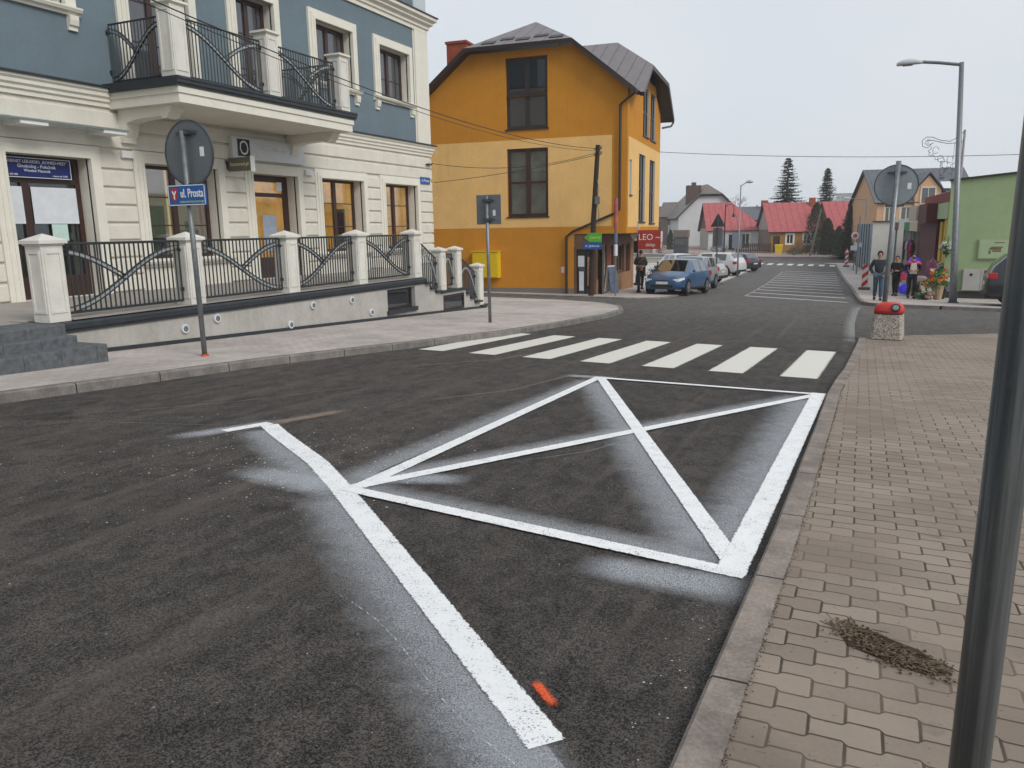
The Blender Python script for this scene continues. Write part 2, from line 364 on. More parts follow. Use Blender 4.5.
REDROOF = m_roof('red_sheet_roof', (.38, .085, .085), sc=.9); GREYROOF = m_roof('grey_brown_tiles', (.14, .115, .10), sc=.5); DKROOF = m_roof('anthracite_tiles', (.105, .11, .125), sc=.5); MAROOF = m_roof('maroon_tiles', (.16, .05, .05), sc=.5)
# ------------------------------------------------------------------ ground, roads, pavements
def grid(name, x0, x1, xs, y0, y1, ys, dz, m):
    nx = int(round((x1-x0)/xs)); ny = int(round((y1-y0)/ys)); mb = MB()
    mb.v = [(x0+xs*i, y0+ys*j, H(x0+xs*i, y0+ys*j)+dz) for j in range(ny+1) for i in range(nx+1)]
    mb.f = [[j*(nx+1)+i, j*(nx+1)+i+1, (j+1)*(nx+1)+i+1, (j+1)*(nx+1)+i] for j in range(ny) for i in range(nx)]; mb.mi = [0]*len(mb.f)
    return mb.build(name, m, kind='structure')
GRASSM = mat('dull_winter_grass', (.075, .075, .035), .95, .4, .5, .3)
mb = MB()
gx = [-470, -300, -120, -60, 0, 60, 120, 300, 710]; gy = [-55, -40, -8, 0, 13, 26, 40, 55, 70, 88, 120, 150, 250, 400, 700, 925]
mb.v = [(x, y, prof(y)-.012*max(-60, min(60, x))-.35+(-.004*(y-150) if y > 150 else 0)) for y in gy for x in gx]
mb.f = [[j*9+i, j*9+i+1, (j+1)*9+i+1, (j+1)*9+i] for j in range(len(gy)-1) for i in range(8)]; mb.mi = [0]*len(mb.f)
mb.build('ground', GRASSM, kind='structure')
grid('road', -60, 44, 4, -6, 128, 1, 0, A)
# right-hand pavement beside the camera
RK = [(-.62, -3), (-.46, 1), (-.42, 2.06), (-.36, 4.12), (-.30, 7.5), (-.28, 9.3), (-.23, 10.5), (-.15, 11.7), (-.02, 15.4), (.02, 16.9)]
RKo = offs(RK, -.135)
kerb(RK[::-1], .135, .05, KRB)
end = [(.15, 17.0), (2.8, 19.35), (9.0, 24.3), (13, 24.3), (13, -3)]
sheet('pavement', RKo+[(.16, 17.0)]+end[1:], .044, PAV)
kerb([(13, 24.35), (9.0, 24.35), (2.8, 19.4), (.10, 17.0)], .1, .05, KRB)
# far right pavement by the shops
FK = [(22, 29.6), (4.65, 29.2), (.9, 29.8), (.25, 30.3), (0, 31.3), (-.12, 33.6), (-.62, 46.5), (-1.72, 68.6), (-2.6, 85.5), (-4, 87.5), (4, 89)]
kerb(FK[::-1][1:], .13, .12, KRBL)     # travel reversed so that the slab lies to the left
sheet('pavement', offs(FK[:-1], -.13)+[(22, 87.5)], .115, PAVL)
# left pavement in front of the blue house
LK = [(-8.3, -3), (-7.95, 2.5), (-7.77, 4.8), (-7.63, 5.8), (-7.39, 8.05), (-7.0, 10), (-6.69, 11.43), (-6.32, 13.5), (-6.11, 16.2), (-6.0, 19.5), (-6.2, 21.6), (-6.75, 23.3), (-7.8, 24.7), (-9.4, 25.5), (-11.5, 25.7), (-40, 26.2)]
kerb(LK, .13, .11, KRBL)
sheet('pavement', offs(LK, .13)+[(-40, -3)], .105, PAVL)
# pavement round the yellow house, plaza and parking bay
YK = [(-40, 29.3), (-12, 29.5), (-8.4, 29.4), (-7.4, 29.9), (-7.05, 31.2), (-7.2, 36), (-7.55, 43.4), (-8.45, 62), (-9.39, 79), (-9.8, 85.2), (-11.5, 87), (-45, 88)]
kerb(YK, .13, .06, KRBL)
yo = offs(YK, .13)
sheet('pavement', [(-40, 29.43)]+yo[1:7]+[(-9.7, 43.4), (-9.9, 43.4), (-40, 43.4)], .055, PAVL)
sheet('plaza', [(-40, 43.4), (-9.7, 43.4), yo[6], yo[7], yo[8], yo[9], yo[10], (-45, 87.87)], .055, PAVP)
# far side of the cross street
XK = [(60, 98), (-2, 98.3), (-10, 97.6), (-20, 99.5), (-55, 104)]
kerb(XK[::-1][::-1], -.15, .1, KRBL)
sheet('pavement', [(44, 98.1), (-2, 98.45), (-10, 97.75), (-20, 99.65), (-55, 104.15), (-55, 127), (44, 127)], .09, PAVR)
# ------------------------------------------------------------------ painted markings
def strip(name, path, w0, w1, m, dz, seg=.25, side=0, kind='structure'):
    # side 0: centred line of width w0->w1 ; side +1/-1: band from the line outwards to the left / right
    p = dens(path, seg); n = len(p); mb = MB(); mb.uv = []
    for i in range(n):
        a = p[max(i-1, 0)]; b = p[min(i+1, n-1)]; t = Vector((b[0]-a[0], b[1]-a[1])).normalized(); nn = Vector((-t.y, t.x))
        w = w0+(w1-w0)*i/(n-1); k0, k1 = ((-.5, .5) if side == 0 else (0, side))
        for j in range(5):
            k = k0+(k1-k0)*j/4; q = Vector(p[i])+nn*w*k; mb.v.append((q.x, q.y, H(q.x, q.y)+dz)); mb.uv.append((j/4, i/(n-1)))
    for i in range(n-1):
        for j in range(4): mb.f.append([i*5+j, i*5+j+1, i*5+j+6, i*5+j+5]); mb.mi.append(0)
    return mb.build(name, m, kind=kind)
BJ = (-3.02, 3.94); TL = (-2.98, 9.28); TR = (-.40, 9.28); BR = (-.47, 3.68)
strip('overspray', [(-4.70, 5.12), BJ], .34, .36, SPRAY2, .004, side=-1)
strip('overspray', [BJ, (-.15, 1.42)], .40, .46, SPRAY2, .004, side=-1)
strip('overspray', [(-.37, 9.2), (-.50, 3.7)], .52, .42, SPRAY2, .0045, side=-1)
strip('overspray', [TL, BR], .40, .42, SPRAY2, .005, side=-1)
strip('overspray', [BJ, TL], .30, .28, SPRAY, .0055, side=1)
strip('overspray', [BJ, TR], .24, .30, SPRAY, .006, side=1)
strip('overspray', [BJ, BR], .30, .26, SPRAY, .0065, side=1)
strip('overspray', [TL, TR], .16, .14, SPRAY, .007, side=1)
strip('overspray', [(-2.75, 3.9), (-4.0, 4.0)], .62, .40, SPRAYC, .0075, side=0)
strip('overspray', [(-3.2, 4.15), (-2.3, 4.5)], .4, .3, SPRAYC, .0082, side=0)
strip('overspray', [(-4.72, 5.45), (-5.12, 4.40)], .34, .3, SPRAYC, .0085, side=0)
strip('overspray', [(-1.25, 3.42), (-.30, 3.44)], .34, .50, SPRAYC, .0088, side=0)
strip('overspray', [(-2.75, 9.42), (-3.5, 9.3)], .3, .3, SPRAYC, .0089, side=0)
strip('overspray', [(-1.2, 2.2), (-.45, 1.6)], .34, .30, SPRAY_THIN, .0091, side=0)
strip('sand_smear', [(-4.80, 5.1), (-4.52, 6.2)], .24, .2, OCHRE, .009, side=0)
Z1 = .0105
strip('parking_marking', [(-4.74, 5.22), (-4.42, 4.98), (-3.55, 4.38), BJ, (-2.2, 3.22), (-.80, 1.99)], .165, .135, PAINT, Z1)
strip('parking_marking', [(-4.90, 4.85), (-4.78, 5.28)], .12, .12, PAINT, Z1+.001)
strip('parking_marking', [(-2.92, 4.0), (-3.0, 9.28)], .115, .115, PAINT, Z1+.0015)
strip('parking_marking', [(-2.95, 3.98), TR], .115, .115, PAINT, Z1+.002)
strip('parking_marking', [(-2.98, 3.94), (-.42, 3.62)], .115, .12, PAINT, Z1+.0025)
strip('parking_marking', [(-2.97, 9.34), (-.48, 3.72)], .125, .125, PAINT, Z1+.003)
strip('parking_marking', [(-.37, 9.42), (-.49, 3.60)], .16, .15, PAINT, Z1+.0035)
strip('parking_marking', [(-3.05, 9.32), (-.36, 9.34)], .11, .10, PAINT, Z1+.004)
strip('survey_marking', [(-.985, 2.32), (-.845, 2.19)], .05, .06, ORANGE_SPRAY, .009, seg=.02)
# tyre scratch across the wet paint
mb = MB(); pts = [(-2.1+.18*i, 2.62-.105*i+.05*math.sin(i*.8), 0) for i in range(12)]
mb.tube([(x, y, H(x, y)+.012) for x, y, z in pts], .0025, 4); mb.build('scratch_marking', PAINT, kind='structure')
# specks of spilt paint
SPK = mat('spilt_paint_specks', (.6, .6, .58), .7, .2)
mb = MB(); rr = random.Random(3)
for i in range(1100):
    if i < 520: x = rr.gauss(-3.9, .75); y = rr.gauss(4.35, .7)
    elif i < 700: x = rr.gauss(-5.2, 1.2); y = rr.gauss(4.2, 1.)
    elif i < 900: x = rr.uniform(-.62, -.33); y = rr.uniform(1.9, 9)
    else: x = rr.uniform(-6, -.4); y = rr.uniform(1.8, 9)
    if x > -.45: continue
    r = rr.choice([.003, .004, .005, .008])*(1.0 if i < 520 else .6); a0 = rr.uniform(0, 6.3); z = H(x, y)+.014; e = rr.uniform(.4, 1)
    mb.add([(x+r*math.cos(a0+k*1.257)*(e if k % 2 else 1), y+r*math.sin(a0+k*1.257)*e, z) for k in range(5)], [(0, 1, 2, 3, 4)])
mb.build('paint_specks', SPK, kind='stuff')['label'] = 'white specks of spilt paint on the asphalt'
for pth, w0 in (([(-7.2, 3.6), (-6.3, 4.6), (-5.2, 5.0), (-3.9, 6.6)], .035), ([(-6.9, 4.4), (-5.9, 5.8), (-5.0, 8.0)], .05), ([(-2.4, 4.9), (-1.9, 5.6), (-1.5, 6.8)], .05), ([(-4.4, 6.4), (-3.6, 8.0), (-3.3, 10.2)], .08), ([(-6.2, 8.2), (-4.9, 10.4), (-4.4, 13)], .10)):
    strip('dust_streak', pth, w0, w0*1.3, DUSTC, .0030, side=0)
# zebra crossing
for i in range(7):
    xa = -.46-i*.948; f0 = 10.68+.035*i; f1 = 14.16+.03*i
    o = strip('zebra_stripe', [(xa-.22-.0, f0), (xa-.10, f1)], .49, .49, PAINT_OLD, .0035, seg=.5)
# hatched area on the far street
for i in range(12):
    y = 33.9+i*3.3; t = i/11
    strip('hatch_marking', [(-4.6-1.6*t, y+1.2), (-.45-1.55*t, y-1.6+1.2*t)], .28, .28, PAINT_FAR, .0035)
strip('hatch_marking', [(-4.6, 35.0), (-6.3, 71)], .12, .12, m_paint('very_worn_paint', (.5, .5, .5), .62), .0045)
for i in range(8):
    strip('zebra_stripe', [(-9.9+i*1.02, 84.6-.3*i), (-9.95+i*1.02, 88-.3*i)], .55, .55, PAINT_FAR, .0035, seg=1)
strip('concrete_smear', [(-.04, 15.6), (-.10, 21), (-.05, 26.5), (.05, 29.6)], .28, .35, DUST, .006, side=1)
# grime line and leaves in the kerb joint, sunken gravel patch in the pavement
SOIL = mat('soil_and_twigs', (.075, .05, .032), .95, .6, 25, .8)
mb = MB(); rr = random.Random(5)
for i in range(1500):
    y = rr.uniform(1.6, 10)
    k = .0
    for (xa, ya), (xb, yb_) in zip(RKo, RKo[1:]):
        if ya <= y <= yb_: k = xa+(xb-xa)*(y-ya)/(yb_-ya)
    cl = .016+.03*max(0, math.sin(y*2.3)+math.sin(y*5.1)-1.1)
    x = k+abs(rr.gauss(0, cl*.6)); z = H(x, y)+.05; r = rr.uniform(.002, .006); a = rr.uniform(0, 6.3)
    mb.add([(x+r*math.cos(a), y+r*math.sin(a), z+.003), (x+r*.5*math.cos(a+2), y+r*.5*math.sin(a+2), z), (x-r*math.cos(a), y-r*math.sin(a), z+rr.uniform(0, .005)), (x+r*.5*math.cos(a-2), y+r*.5*math.sin(a-2), z+.002)], [(0, 1, 2, 3)])
mb.build('kerb_debris', SOIL, kind='stuff')['label'] = 'crumbs of soil and moss in the joint beside the kerb'
hole = [(-.01, 3.14), (.04, 3.22), (.12, 3.21), (.2, 3.15), (.29, 3.10), (.36, 3.01), (.38, 2.91), (.33, 2.86), (.22, 2.89), (.12, 2.95), (.03, 3.0)]
sheet('soil_patch', [(.185+(x-.185)*.92, 3.03+(y-3.03)*.82) for x, y in hole], .048, SOIL)
mb = MB(); rr = random.Random(9)
for i in range(750):
    t = rr.random(); wob = .035*math.sin(t*9)+.02*math.sin(t*23); x = .0+.37*t+rr.gauss(0, .03); y = 3.14-.24*t+wob*.8+rr.gauss(0, .045)
    z = H(x, y)+.050+rr.uniform(0, .004); r = rr.uniform(.0015, .006)
    if rr.random() < .07:
        a = rr.choice([-.5, 2.6, -.9, .2])+rr.gauss(0, .5); L = rr.uniform(.02, .09); mb.tube([(x, y, z), (x+L*math.cos(a), y+L*math.sin(a), z+rr.uniform(0, .015))], .0022, 4)
    else:
        mb.box(x-r, x+r, y-r*.7, y+r*.8, z-r*.6, z+r*.4, M=None)
mb.build('twigs_and_gravel', m_leaf('twig_brown', (.025, .017, .010), (.20, .145, .095)), kind='stuff')['label'] = 'gravel and twigs filling the gap in the pavers'
# ------------------------------------------------------------------ wall with openings, in local (u, z) on a plane
def wall(name, M, u0, u1, z0, z1, ops, m, parent, depth=.3, thick=.3, clip=None, rm=None):
    """front faces of a wall at local y=0 (outside = -y), openings ops=[(ua,ub,za,zb)] with reveals going to +y"""
    us = sorted({u0, u1}|{o[0] for o in ops}|{o[1] for o in ops}); zs = sorted({z0, z1}|{o[2] for o in ops}|{o[3] for o in ops}); mb = MB()
    for a, b in zip(us, us[1:]):
        for c, d in zip(zs, zs[1:]):
            if any(o[0] <= a+1e-6 and b <= o[1]+1e-6 and o[2] <= c+1e-6 and d <= o[3]+1e-6 for o in ops): continue
            mb.add([M @ Vector(p) for p in ((a, 0, c), (b, 0, c), (b, 0, d), (a, 0, d))], [(0, 1, 2, 3)])
    for a, b, c, d in ops:
        for q in (((a, c), (a, d)), ((b, c), (b, d)), ((a, c), (b, c)), ((a, d), (b, d))):
            (p, r), (p2, r2) = q
            mb.add([M @ Vector(v) for v in ((p, 0, r), (p2, 0, r2), (p2, depth, r2), (p, depth, r))], [(0, 1, 2, 3)])
    me = bpy.data.meshes.new(name); me.from_pydata(mb.v, [], mb.f); me.materials.append(m); me.materials.append(rm or m)
    me.polygons.foreach_set('material_index', [0]*(len(mb.f)-4*len(ops))+[1]*(4*len(ops)))
    o = bpy.data.objects.new(name, me); C.objects.link(o); o.parent = parent; return o
def window(M, a, b, c, d, y, parent, fm=BROWN, gl=None, mull=1, bars=(), room=None, rd=.8, door=False, kick=0, name=None, transom=None, fw=.07, curtain=False, mpos=None):
    """a window or glazed door part: frame mesh with a pane sub-part, set back at local y"""
    fr = MB(); t = .06
    def bx(u0, u1, z0, z1, yy=y, th=t): fr.box(u0, u1, yy, yy+th, z0, z1, M=M)
    bx(a, a+fw, c, d); bx(b-fw, b, c, d); bx(a+fw, b-fw, d-fw, d); bx(a+fw, b-fw, c, c+fw+kick)
    top = d
    if transom: bx(a+fw, b-fw, transom-.05, transom+.05); top = transom-.05
    for k in range(mull):
        u = a+(b-a)*(mpos or (k+1)/(mull+1)); bx(u-fw*.8, u+fw*.8, c+fw+kick, (top if (transom and door) else d-fw), y-.012, t+.01)
    for z in bars: bx(a+fw, b-fw, z-.013, z+.013, y+.012, .02)
    o = fr.build(name or ('door' if door else 'window'), fm, parent)
    g = MB(); g.box(a+fw*.5, b-fw*.5, y+.025, y+.035, c+fw*.5+kick, d-fw*.5, M=M); g.build('pane', gl or GLASS, o)
    if room is not None:
        r = MB()
        for q in (((a-.3, y+rd, c-.1), (b+.3, y+rd, c-.1), (b+.3, y+rd, d+.1), (a-.3, y+rd, d+.1)), ((a-.3, y+.07, c-.1), (a-.3, y+rd, c-.1), (a-.3, y+rd, d+.1), (a-.3, y+.07, d+.1)), ((b+.3, y+.07, c-.1), (b+.3, y+rd, c-.1), (b+.3, y+rd, d+.1), (b+.3, y+.07, d+.1)),
                  ((a-.3, y+.07, c-.1), (b+.3, y+.07, c-.1), (b+.3, y+rd, c-.1), (a-.3, y+rd, c-.1)), ((a-.3, y+.07, d+.1), (b+.3, y+.07, d+.1), (b+.3, y+rd, d+.1), (a-.3, y+rd, d+.1))):
            r.add([M @ Vector(v) for v in q], [(0, 1, 2, 3)])
        r.build('room_lining', room, o)
    if curtain:
        w = MB(); n = 24
        for (ua, ub) in ((a+fw, a+(b-a)*.42), (b-(b-a)*.30, b-fw)):
            vs = []
            for i in range(n+1):
                u = ua+(ub-ua)*i/n; yy = y+.12+.025*math.sin(i*1.9); vs += [M @ Vector((u, yy, c)), M @ Vector((u, yy, d))]
            w.add(vs, [(2*i, 2*i+2, 2*i+3, 2*i+1) for i in range(n)])
        w.build('curtain', CURT, o)
    if door:
        h = MB(); uu = (a+b)/2+.12 if mull else b-.16
        h.tube([M @ Vector((uu, y-.05, c+1.0)), M @ Vector((uu+.12, y-.05, c+1.0))], .012, 6); h.tube([M @ Vector((uu, y, c+1.0)), M @ Vector((uu, y-.05, c+1.0))], .012, 6); h.build('handle', STEEL, o)
    return o
# ================================================================== the blue and cream town house
FX = -13.7
MF = Matrix(((0, -1, 0, FX), (1, 0, 0, 0), (0, 0, 1, 0), (0, 0, 0, 1)))   # local u = world Y, local y = into the wall (-X)
bh = thing('town_house', 'blue grey and cream town house with a balcony, left of the street', 'building', (0, 0, 0))
FL = .37
go = [(9.10, 10.74, FL, 2.95), (11.98, 14.0, 1.0, 2.95), (15.13, 16.78, FL, 2.93), (17.78, 19.75, .95, 2.95), (20.91, 22.81, .95, 2.95), (3.0, 5.2, .95, 2.95)]
wall('ground_floor_wall', MF, -4, 23.85, -1.6, 3.95, go, CREAM, bh, .32)
uo = [(8.85, 10.6, 5.66, 7.15), (12.0, 13.55, 4.42, 7.0), (15.0, 16.3, 4.42, 7.0), (17.93, 19.58, 5.5, 7.03), (20.93, 22.62, 5.52, 6.98)]
wall('upper_wall', MF, -4, 23.02, 4.3, 8.0, uo, BLUE, bh, .28, rm=CREAMT)
mb = MB(); mb.box(FX-12, FX, 23.02, 23.85, 4.3, 8.0); mb.box(FX-12, FX+.045, 23.07, 23.895, 4.36, 8.0); mb.build('corner_pilaster', CREAMT, bh)
mb = MB(); mb.add([(FX, 23.85, -1.6), (FX-12, 23.85, -1.6), (FX-12, 23.85, 3.95), (FX, 23.85, 3.95)], [(0, 1, 2, 3)]); mb.build('side_wall', CREAM, bh)
mb = MB(); mb.box(FX-12, FX-.02, -4, 23.83, 8.35, 11.2); mb.build('attic_wall', BLUE, bh)
mb = MB(); mb.box(FX-.5, FX+.02, 23.12, 23.89, 8.42, 11.2); mb.build('attic_pilaster', BLUEP, bh)
mb = MB(); mb.prism([(-.6, 11.2), (FX*0+.45, 11.2), (.45, 11.32), (-5, 13.6), (-12, 13.6), (-12, 11.2)], 'y', -4.2, 24.25, M=Matrix.Translation((FX, 0, 0))); mb.build('roof', DKROOF, bh)
# mouldings: the profile runs along the front and round the corner
def cornice(name, prof_, m, x, y0, y1, parent, depth=12):
    n = len(prof_); mb = MB(); vs = []
    for p, z in prof_:
        vs += [(x+p, y0, z), (x+p, y1+p, z), (x-depth, y1+p, z)]
    fs = []
    for i in range(n):
        a, b = i*3, ((i+1) % n)*3
        fs += [(a, a+1, b+1, b), (a+1, a+2, b+2, b+1)]
    mb.add(vs, fs); return mb.build(name, m, parent)
cornice('string_course', [(-.05, 3.952), (.05, 3.952), (.05, 4.02), (.09, 4.05), (.09, 4.10), (.13, 4.14), (.13, 4.20), (.17, 4.24), (.17, 4.283), (-.05, 4.283)], CREAMT, FX, -4, 23.85, bh)
cornice('dark_flashing', [(-.04, 4.286), (.21, 4.286), (.21, 4.315), (.0, 4.37), (-.04, 4.37)], LEDGE, FX, -4, 23.85, bh)
cornice('upper_cornice', [(-.04, 7.85), (.05, 7.85), (.05, 7.95), (.10, 7.98), (.10, 8.06), (.20, 8.12), (.20, 8.18), (.30, 8.24), (.30, 8.34), (-.04, 8.34)], CREAMT, FX, -4, 23.85, bh)
cornice('cornice_flashing', [(-.04, 8.343), (.34, 8.343), (.34, 8.37), (-.04, 8.44)], LEDGE, FX, -4, 23.85, bh)
# rusticated blocks
mb = MB(); rows = [FL+.02+.345*k for k in range(0, 8)]
spans = [(-4, 2.75), (5.45, 8.86), (10.99, 11.74), (14.25, 14.9), (17.02, 17.55), (19.99, 20.68), (22.98, 23.885)]
for k, z in enumerate(rows):
    for a, b in spans:
        zt = z+.295
        M_ = None
        mb.prism([(a, z), (b, z), (b, zt), (a, zt)], 'x', FX-.1, FX+.05)
for z in (3.20, 3.56):
    mb.box(FX-.1, FX+.052, -4, 23.886, z, z+.31)
mb.build('rusticated_blocks', CREAM, bh, bevel=.022)
mb = MB(); mb.box(FX-.05, FX+.07, -4, 23.89, -1.6, FL-.01); mb.build('base_course', TERR, bh)
def surround(y0, y1, z0, z1, w, p, sill, consoles=False, m=CREAMT, dl=False):
    mb = MB(); X0 = FX-.04
    for k, (ww, pp) in enumerate(((w, p), (w*.62, p+.022), (w*.25, p+.04))):
        e = .0015*k
        mb.box(X0, FX+pp, y0-ww, y0-e, z0 if not sill else z0-.02, z1+ww); mb.box(X0, FX+pp, y1+e, y1+ww, z0 if not sill else z0-.02, z1+ww); mb.box(X0, FX+pp-.001, y0-ww+.001, y1+ww-.001, z1+e, z1+ww-.001)
    o = mb.build('window_surround', m, bh)
    if sill:
        s = MB(); s.prism([(-.04, z0-.16), (.06, z0-.16), (.08, z0-.11), (.13, z0-.10), (.16, z0-.05), (.16, z0-.022), (-.04, z0-.022)], 'y', y0-w-.06, y1+w+.06, M=Matrix.Translation((FX, 0, 0)))
        if consoles:
            for yy in (y0-w+.10, y1+w-.10):
                s.prism([(-.04, z0-.42), (.05, z0-.42), (.05, z0-.36), (.09, z0-.33), (.11, z0-.24), (.11, z0-.162), (-.04, z0-.162)], 'y', yy-.09, yy+.09, M=Matrix.Translation((FX, 0, 0)))
        s.build('window_sill', m, bh)
for (a, b, c, d) in go: surround(a, b, c, d, .24, .065, c > FL+.1)
for i, (a, b, c, d) in enumerate(uo): surround(a, b, c, d, .25, .06, c > 5, c > 5)
G2 = m_glass('reflecting_glass', (.05, .05, .06), .22)
window(MF, 9.12, 10.72, FL, 2.96, .26, bh, gl=GLASSC, mull=1, room=ROOM, door=True, kick=.3, transom=2.52, fw=.10, rd=2, mpos=.30)
window(MF, 12.0, 13.98, 1.0, 2.96, .26, bh, gl=GLASSC, room=PINKR, bars=(2.3, 1.7), fw=.08, rd=1.6)
window(MF, 15.15, 16.76, FL, 2.94, .26, bh, gl=GLASSC, mull=0, room=YROOM, door=True, kick=.35, transom=2.45, fw=.17, rd=2)
window(MF, 17.8, 19.73, .95, 2.96, .26, bh, gl=GLASSC, room=YROOM, bars=(2.3, 1.65), fw=.08, rd=1.2)
window(MF, 20.93, 22.79, .95, 2.96, .26, bh, gl=GLASSC, room=YROOM, bars=(2.3, 1.65), fw=.08, rd=1.2)
window(MF, 3.0, 5.2, .95, 2.96, .26, bh, gl=GLASSC, room=ROOM, fw=.08, rd=1.2)
for (a, b, c, d) in uo:
    window(MF, a+.02, b-.02, c+.02, d-.02, .22, bh, gl=G2, room=ROOM, rd=1.2, curtain=True, fw=.085, bars=((c*.6+d*.4),) if c > 5 else (5.4, 6.2))
mb = MB(); mb.box(FX+.02, FX+.62, 6.9, 11.25, 3.452, 3.485); cn = mb.build('glass_canopy', CANOPY, bh)
for y0 in (9.35, 10.95): mb = MB(); mb.box(FX+.15, FX+.60, y0-.25, y0+.25, 3.39, 3.449); mb.build('canopy_light', WHITE, cn)
for (y0, z) in ((11.45, 3.02), (17.1, 2.98)):
    mb = MB(); mb.box(FX+.05, FX+.12, y0, y0+.28, z, z+.14); mb.build('wall_box', WHITE, bh, bevel=.01)
# posters and stickers behind the panes
PAPER = mat('paper_white', (.66, .69, .72), .7, .08, 6, 0); PAPG = mat('paper_mint', (.5, .66, .6), .7, .1, 8, 0)
X = FX-.245; PM_ = [PAPER, PAPG, mat('poster_grey_blue', (.30, .34, .42), .6, .15, 6, 0)]
for (a, b, z0, z1, k) in ((9.2, 9.53, 1.74, 2.40, 0), (9.70, 10.60, 1.74, 2.40, 0), (10.02, 10.34, 1.42, 1.73, 1), (15.72, 16.22, 1.05, 1.95, 2), (16.32, 16.52, 2.56, 2.78, 0)):
    mb = MB(); mb.box(X, X+.006, a, b, z0, z1); mb.build('poster', PM_[k], bh)
DARKP = mat('poster_dark_red', (.08, .02, .02), .5, .4, 5, 0); MINT = mat('mint_print', (.20, .27, .23), .6, .3, 9, 0)
X = FX-.34; PM_ = [DARKP, MINT, mat('warm_lamp_strip', (.9, .62, .25), .6, 0, 1, 0, emit=.9)]
for (a, b, z0, z1, k) in ((12.35, 12.75, 1.1, 2.12, 0), (12.2, 12.7, 1.05, 1.45, 1), (13.15, 13.7, 1.05, 1.6, 1), (13.3, 13.55, 1.6, 1.8, 1), (12.85, 12.9, 1.1, 2.9, 2), (18.05, 18.3, 1.4, 2.05, 0), (18.95, 19.35, 1.42, 2.15, 0), (19.0, 19.3, 1.1, 1.38, 1), (21.4, 21.6, 1.2, 2.0, 0)):
    mb = MB(); mb.box(X-.01, X, a, b, z0, z1); mb.build('window_display', PM_[k], bh)
def scroll(mb, x, y0, y1, zt, M=None):   # carved console below the balcony
    mb.prism([(0, zt-.62), (.09, zt-.62), (.11, zt-.52), (.18, zt-.42), (.22, zt-.25), (.5, zt-.20), (1.15, zt-.18), (1.2, zt-.23), (1.30, zt-.22), (1.36, zt-.14), (1.42, zt-.10), (1.44, zt-.02), (1.5, zt), (0, zt)], 'y', y0, y1, M=Matrix.Translation((x, 0, 0)))
# balcony
def arc_bar(mb, p, q, z0, z1, y0, y1, f, w, th, mi, n=14, a=0., b=1.):
    """flat curved bar in a railing panel: local along=0..1 maps p->q, height function f"""
    P = []
    for i in range(n+1):
        t = a+(b-a)*i/n; P.append((p[0]+(q[0]-p[0])*t, p[1]+(q[1]-p[1])*t, z0+(z1-z0)*f(t)))
    d = Vector((q[0]-p[0], q[1]-p[1], 0)).normalized(); nn = Vector((-d.y, d.x, 0))*th/2
    vs = []
    for i, c in enumerate(P):
        c = Vector(c); tt = (Vector(P[min(i+1, n)])-Vector(P[max(i-1, 0)])).normalized(); up = tt.cross(Vector((-d.y, d.x, 0))); up = up if up.z > 0 else -up
        for sgn in (1, -1):
            for s2 in (1, -1): vs.append(c+up*w/2*sgn+nn*s2)
    fs = []
    for i in range(n):
        o = i*4
        for k in ((0, 1), (1, 3), (3, 2), (2, 0)): fs.append((o+k[0], o+k[1], o+4+k[1], o+4+k[0]))
    fs += [(0, 1, 3, 2), (n*4, n*4+2, n*4+3, n*4+1)]
    mb.add(vs, fs, mi)
GALV = mat('pale_galvanised_bar', (.42, .44, .45), .4, .2, 12, .05, .5, .5); RAILM = mat('dark_railing_paint', (.022, .028, .030), .45, .2, 9, .02, spec=.5)
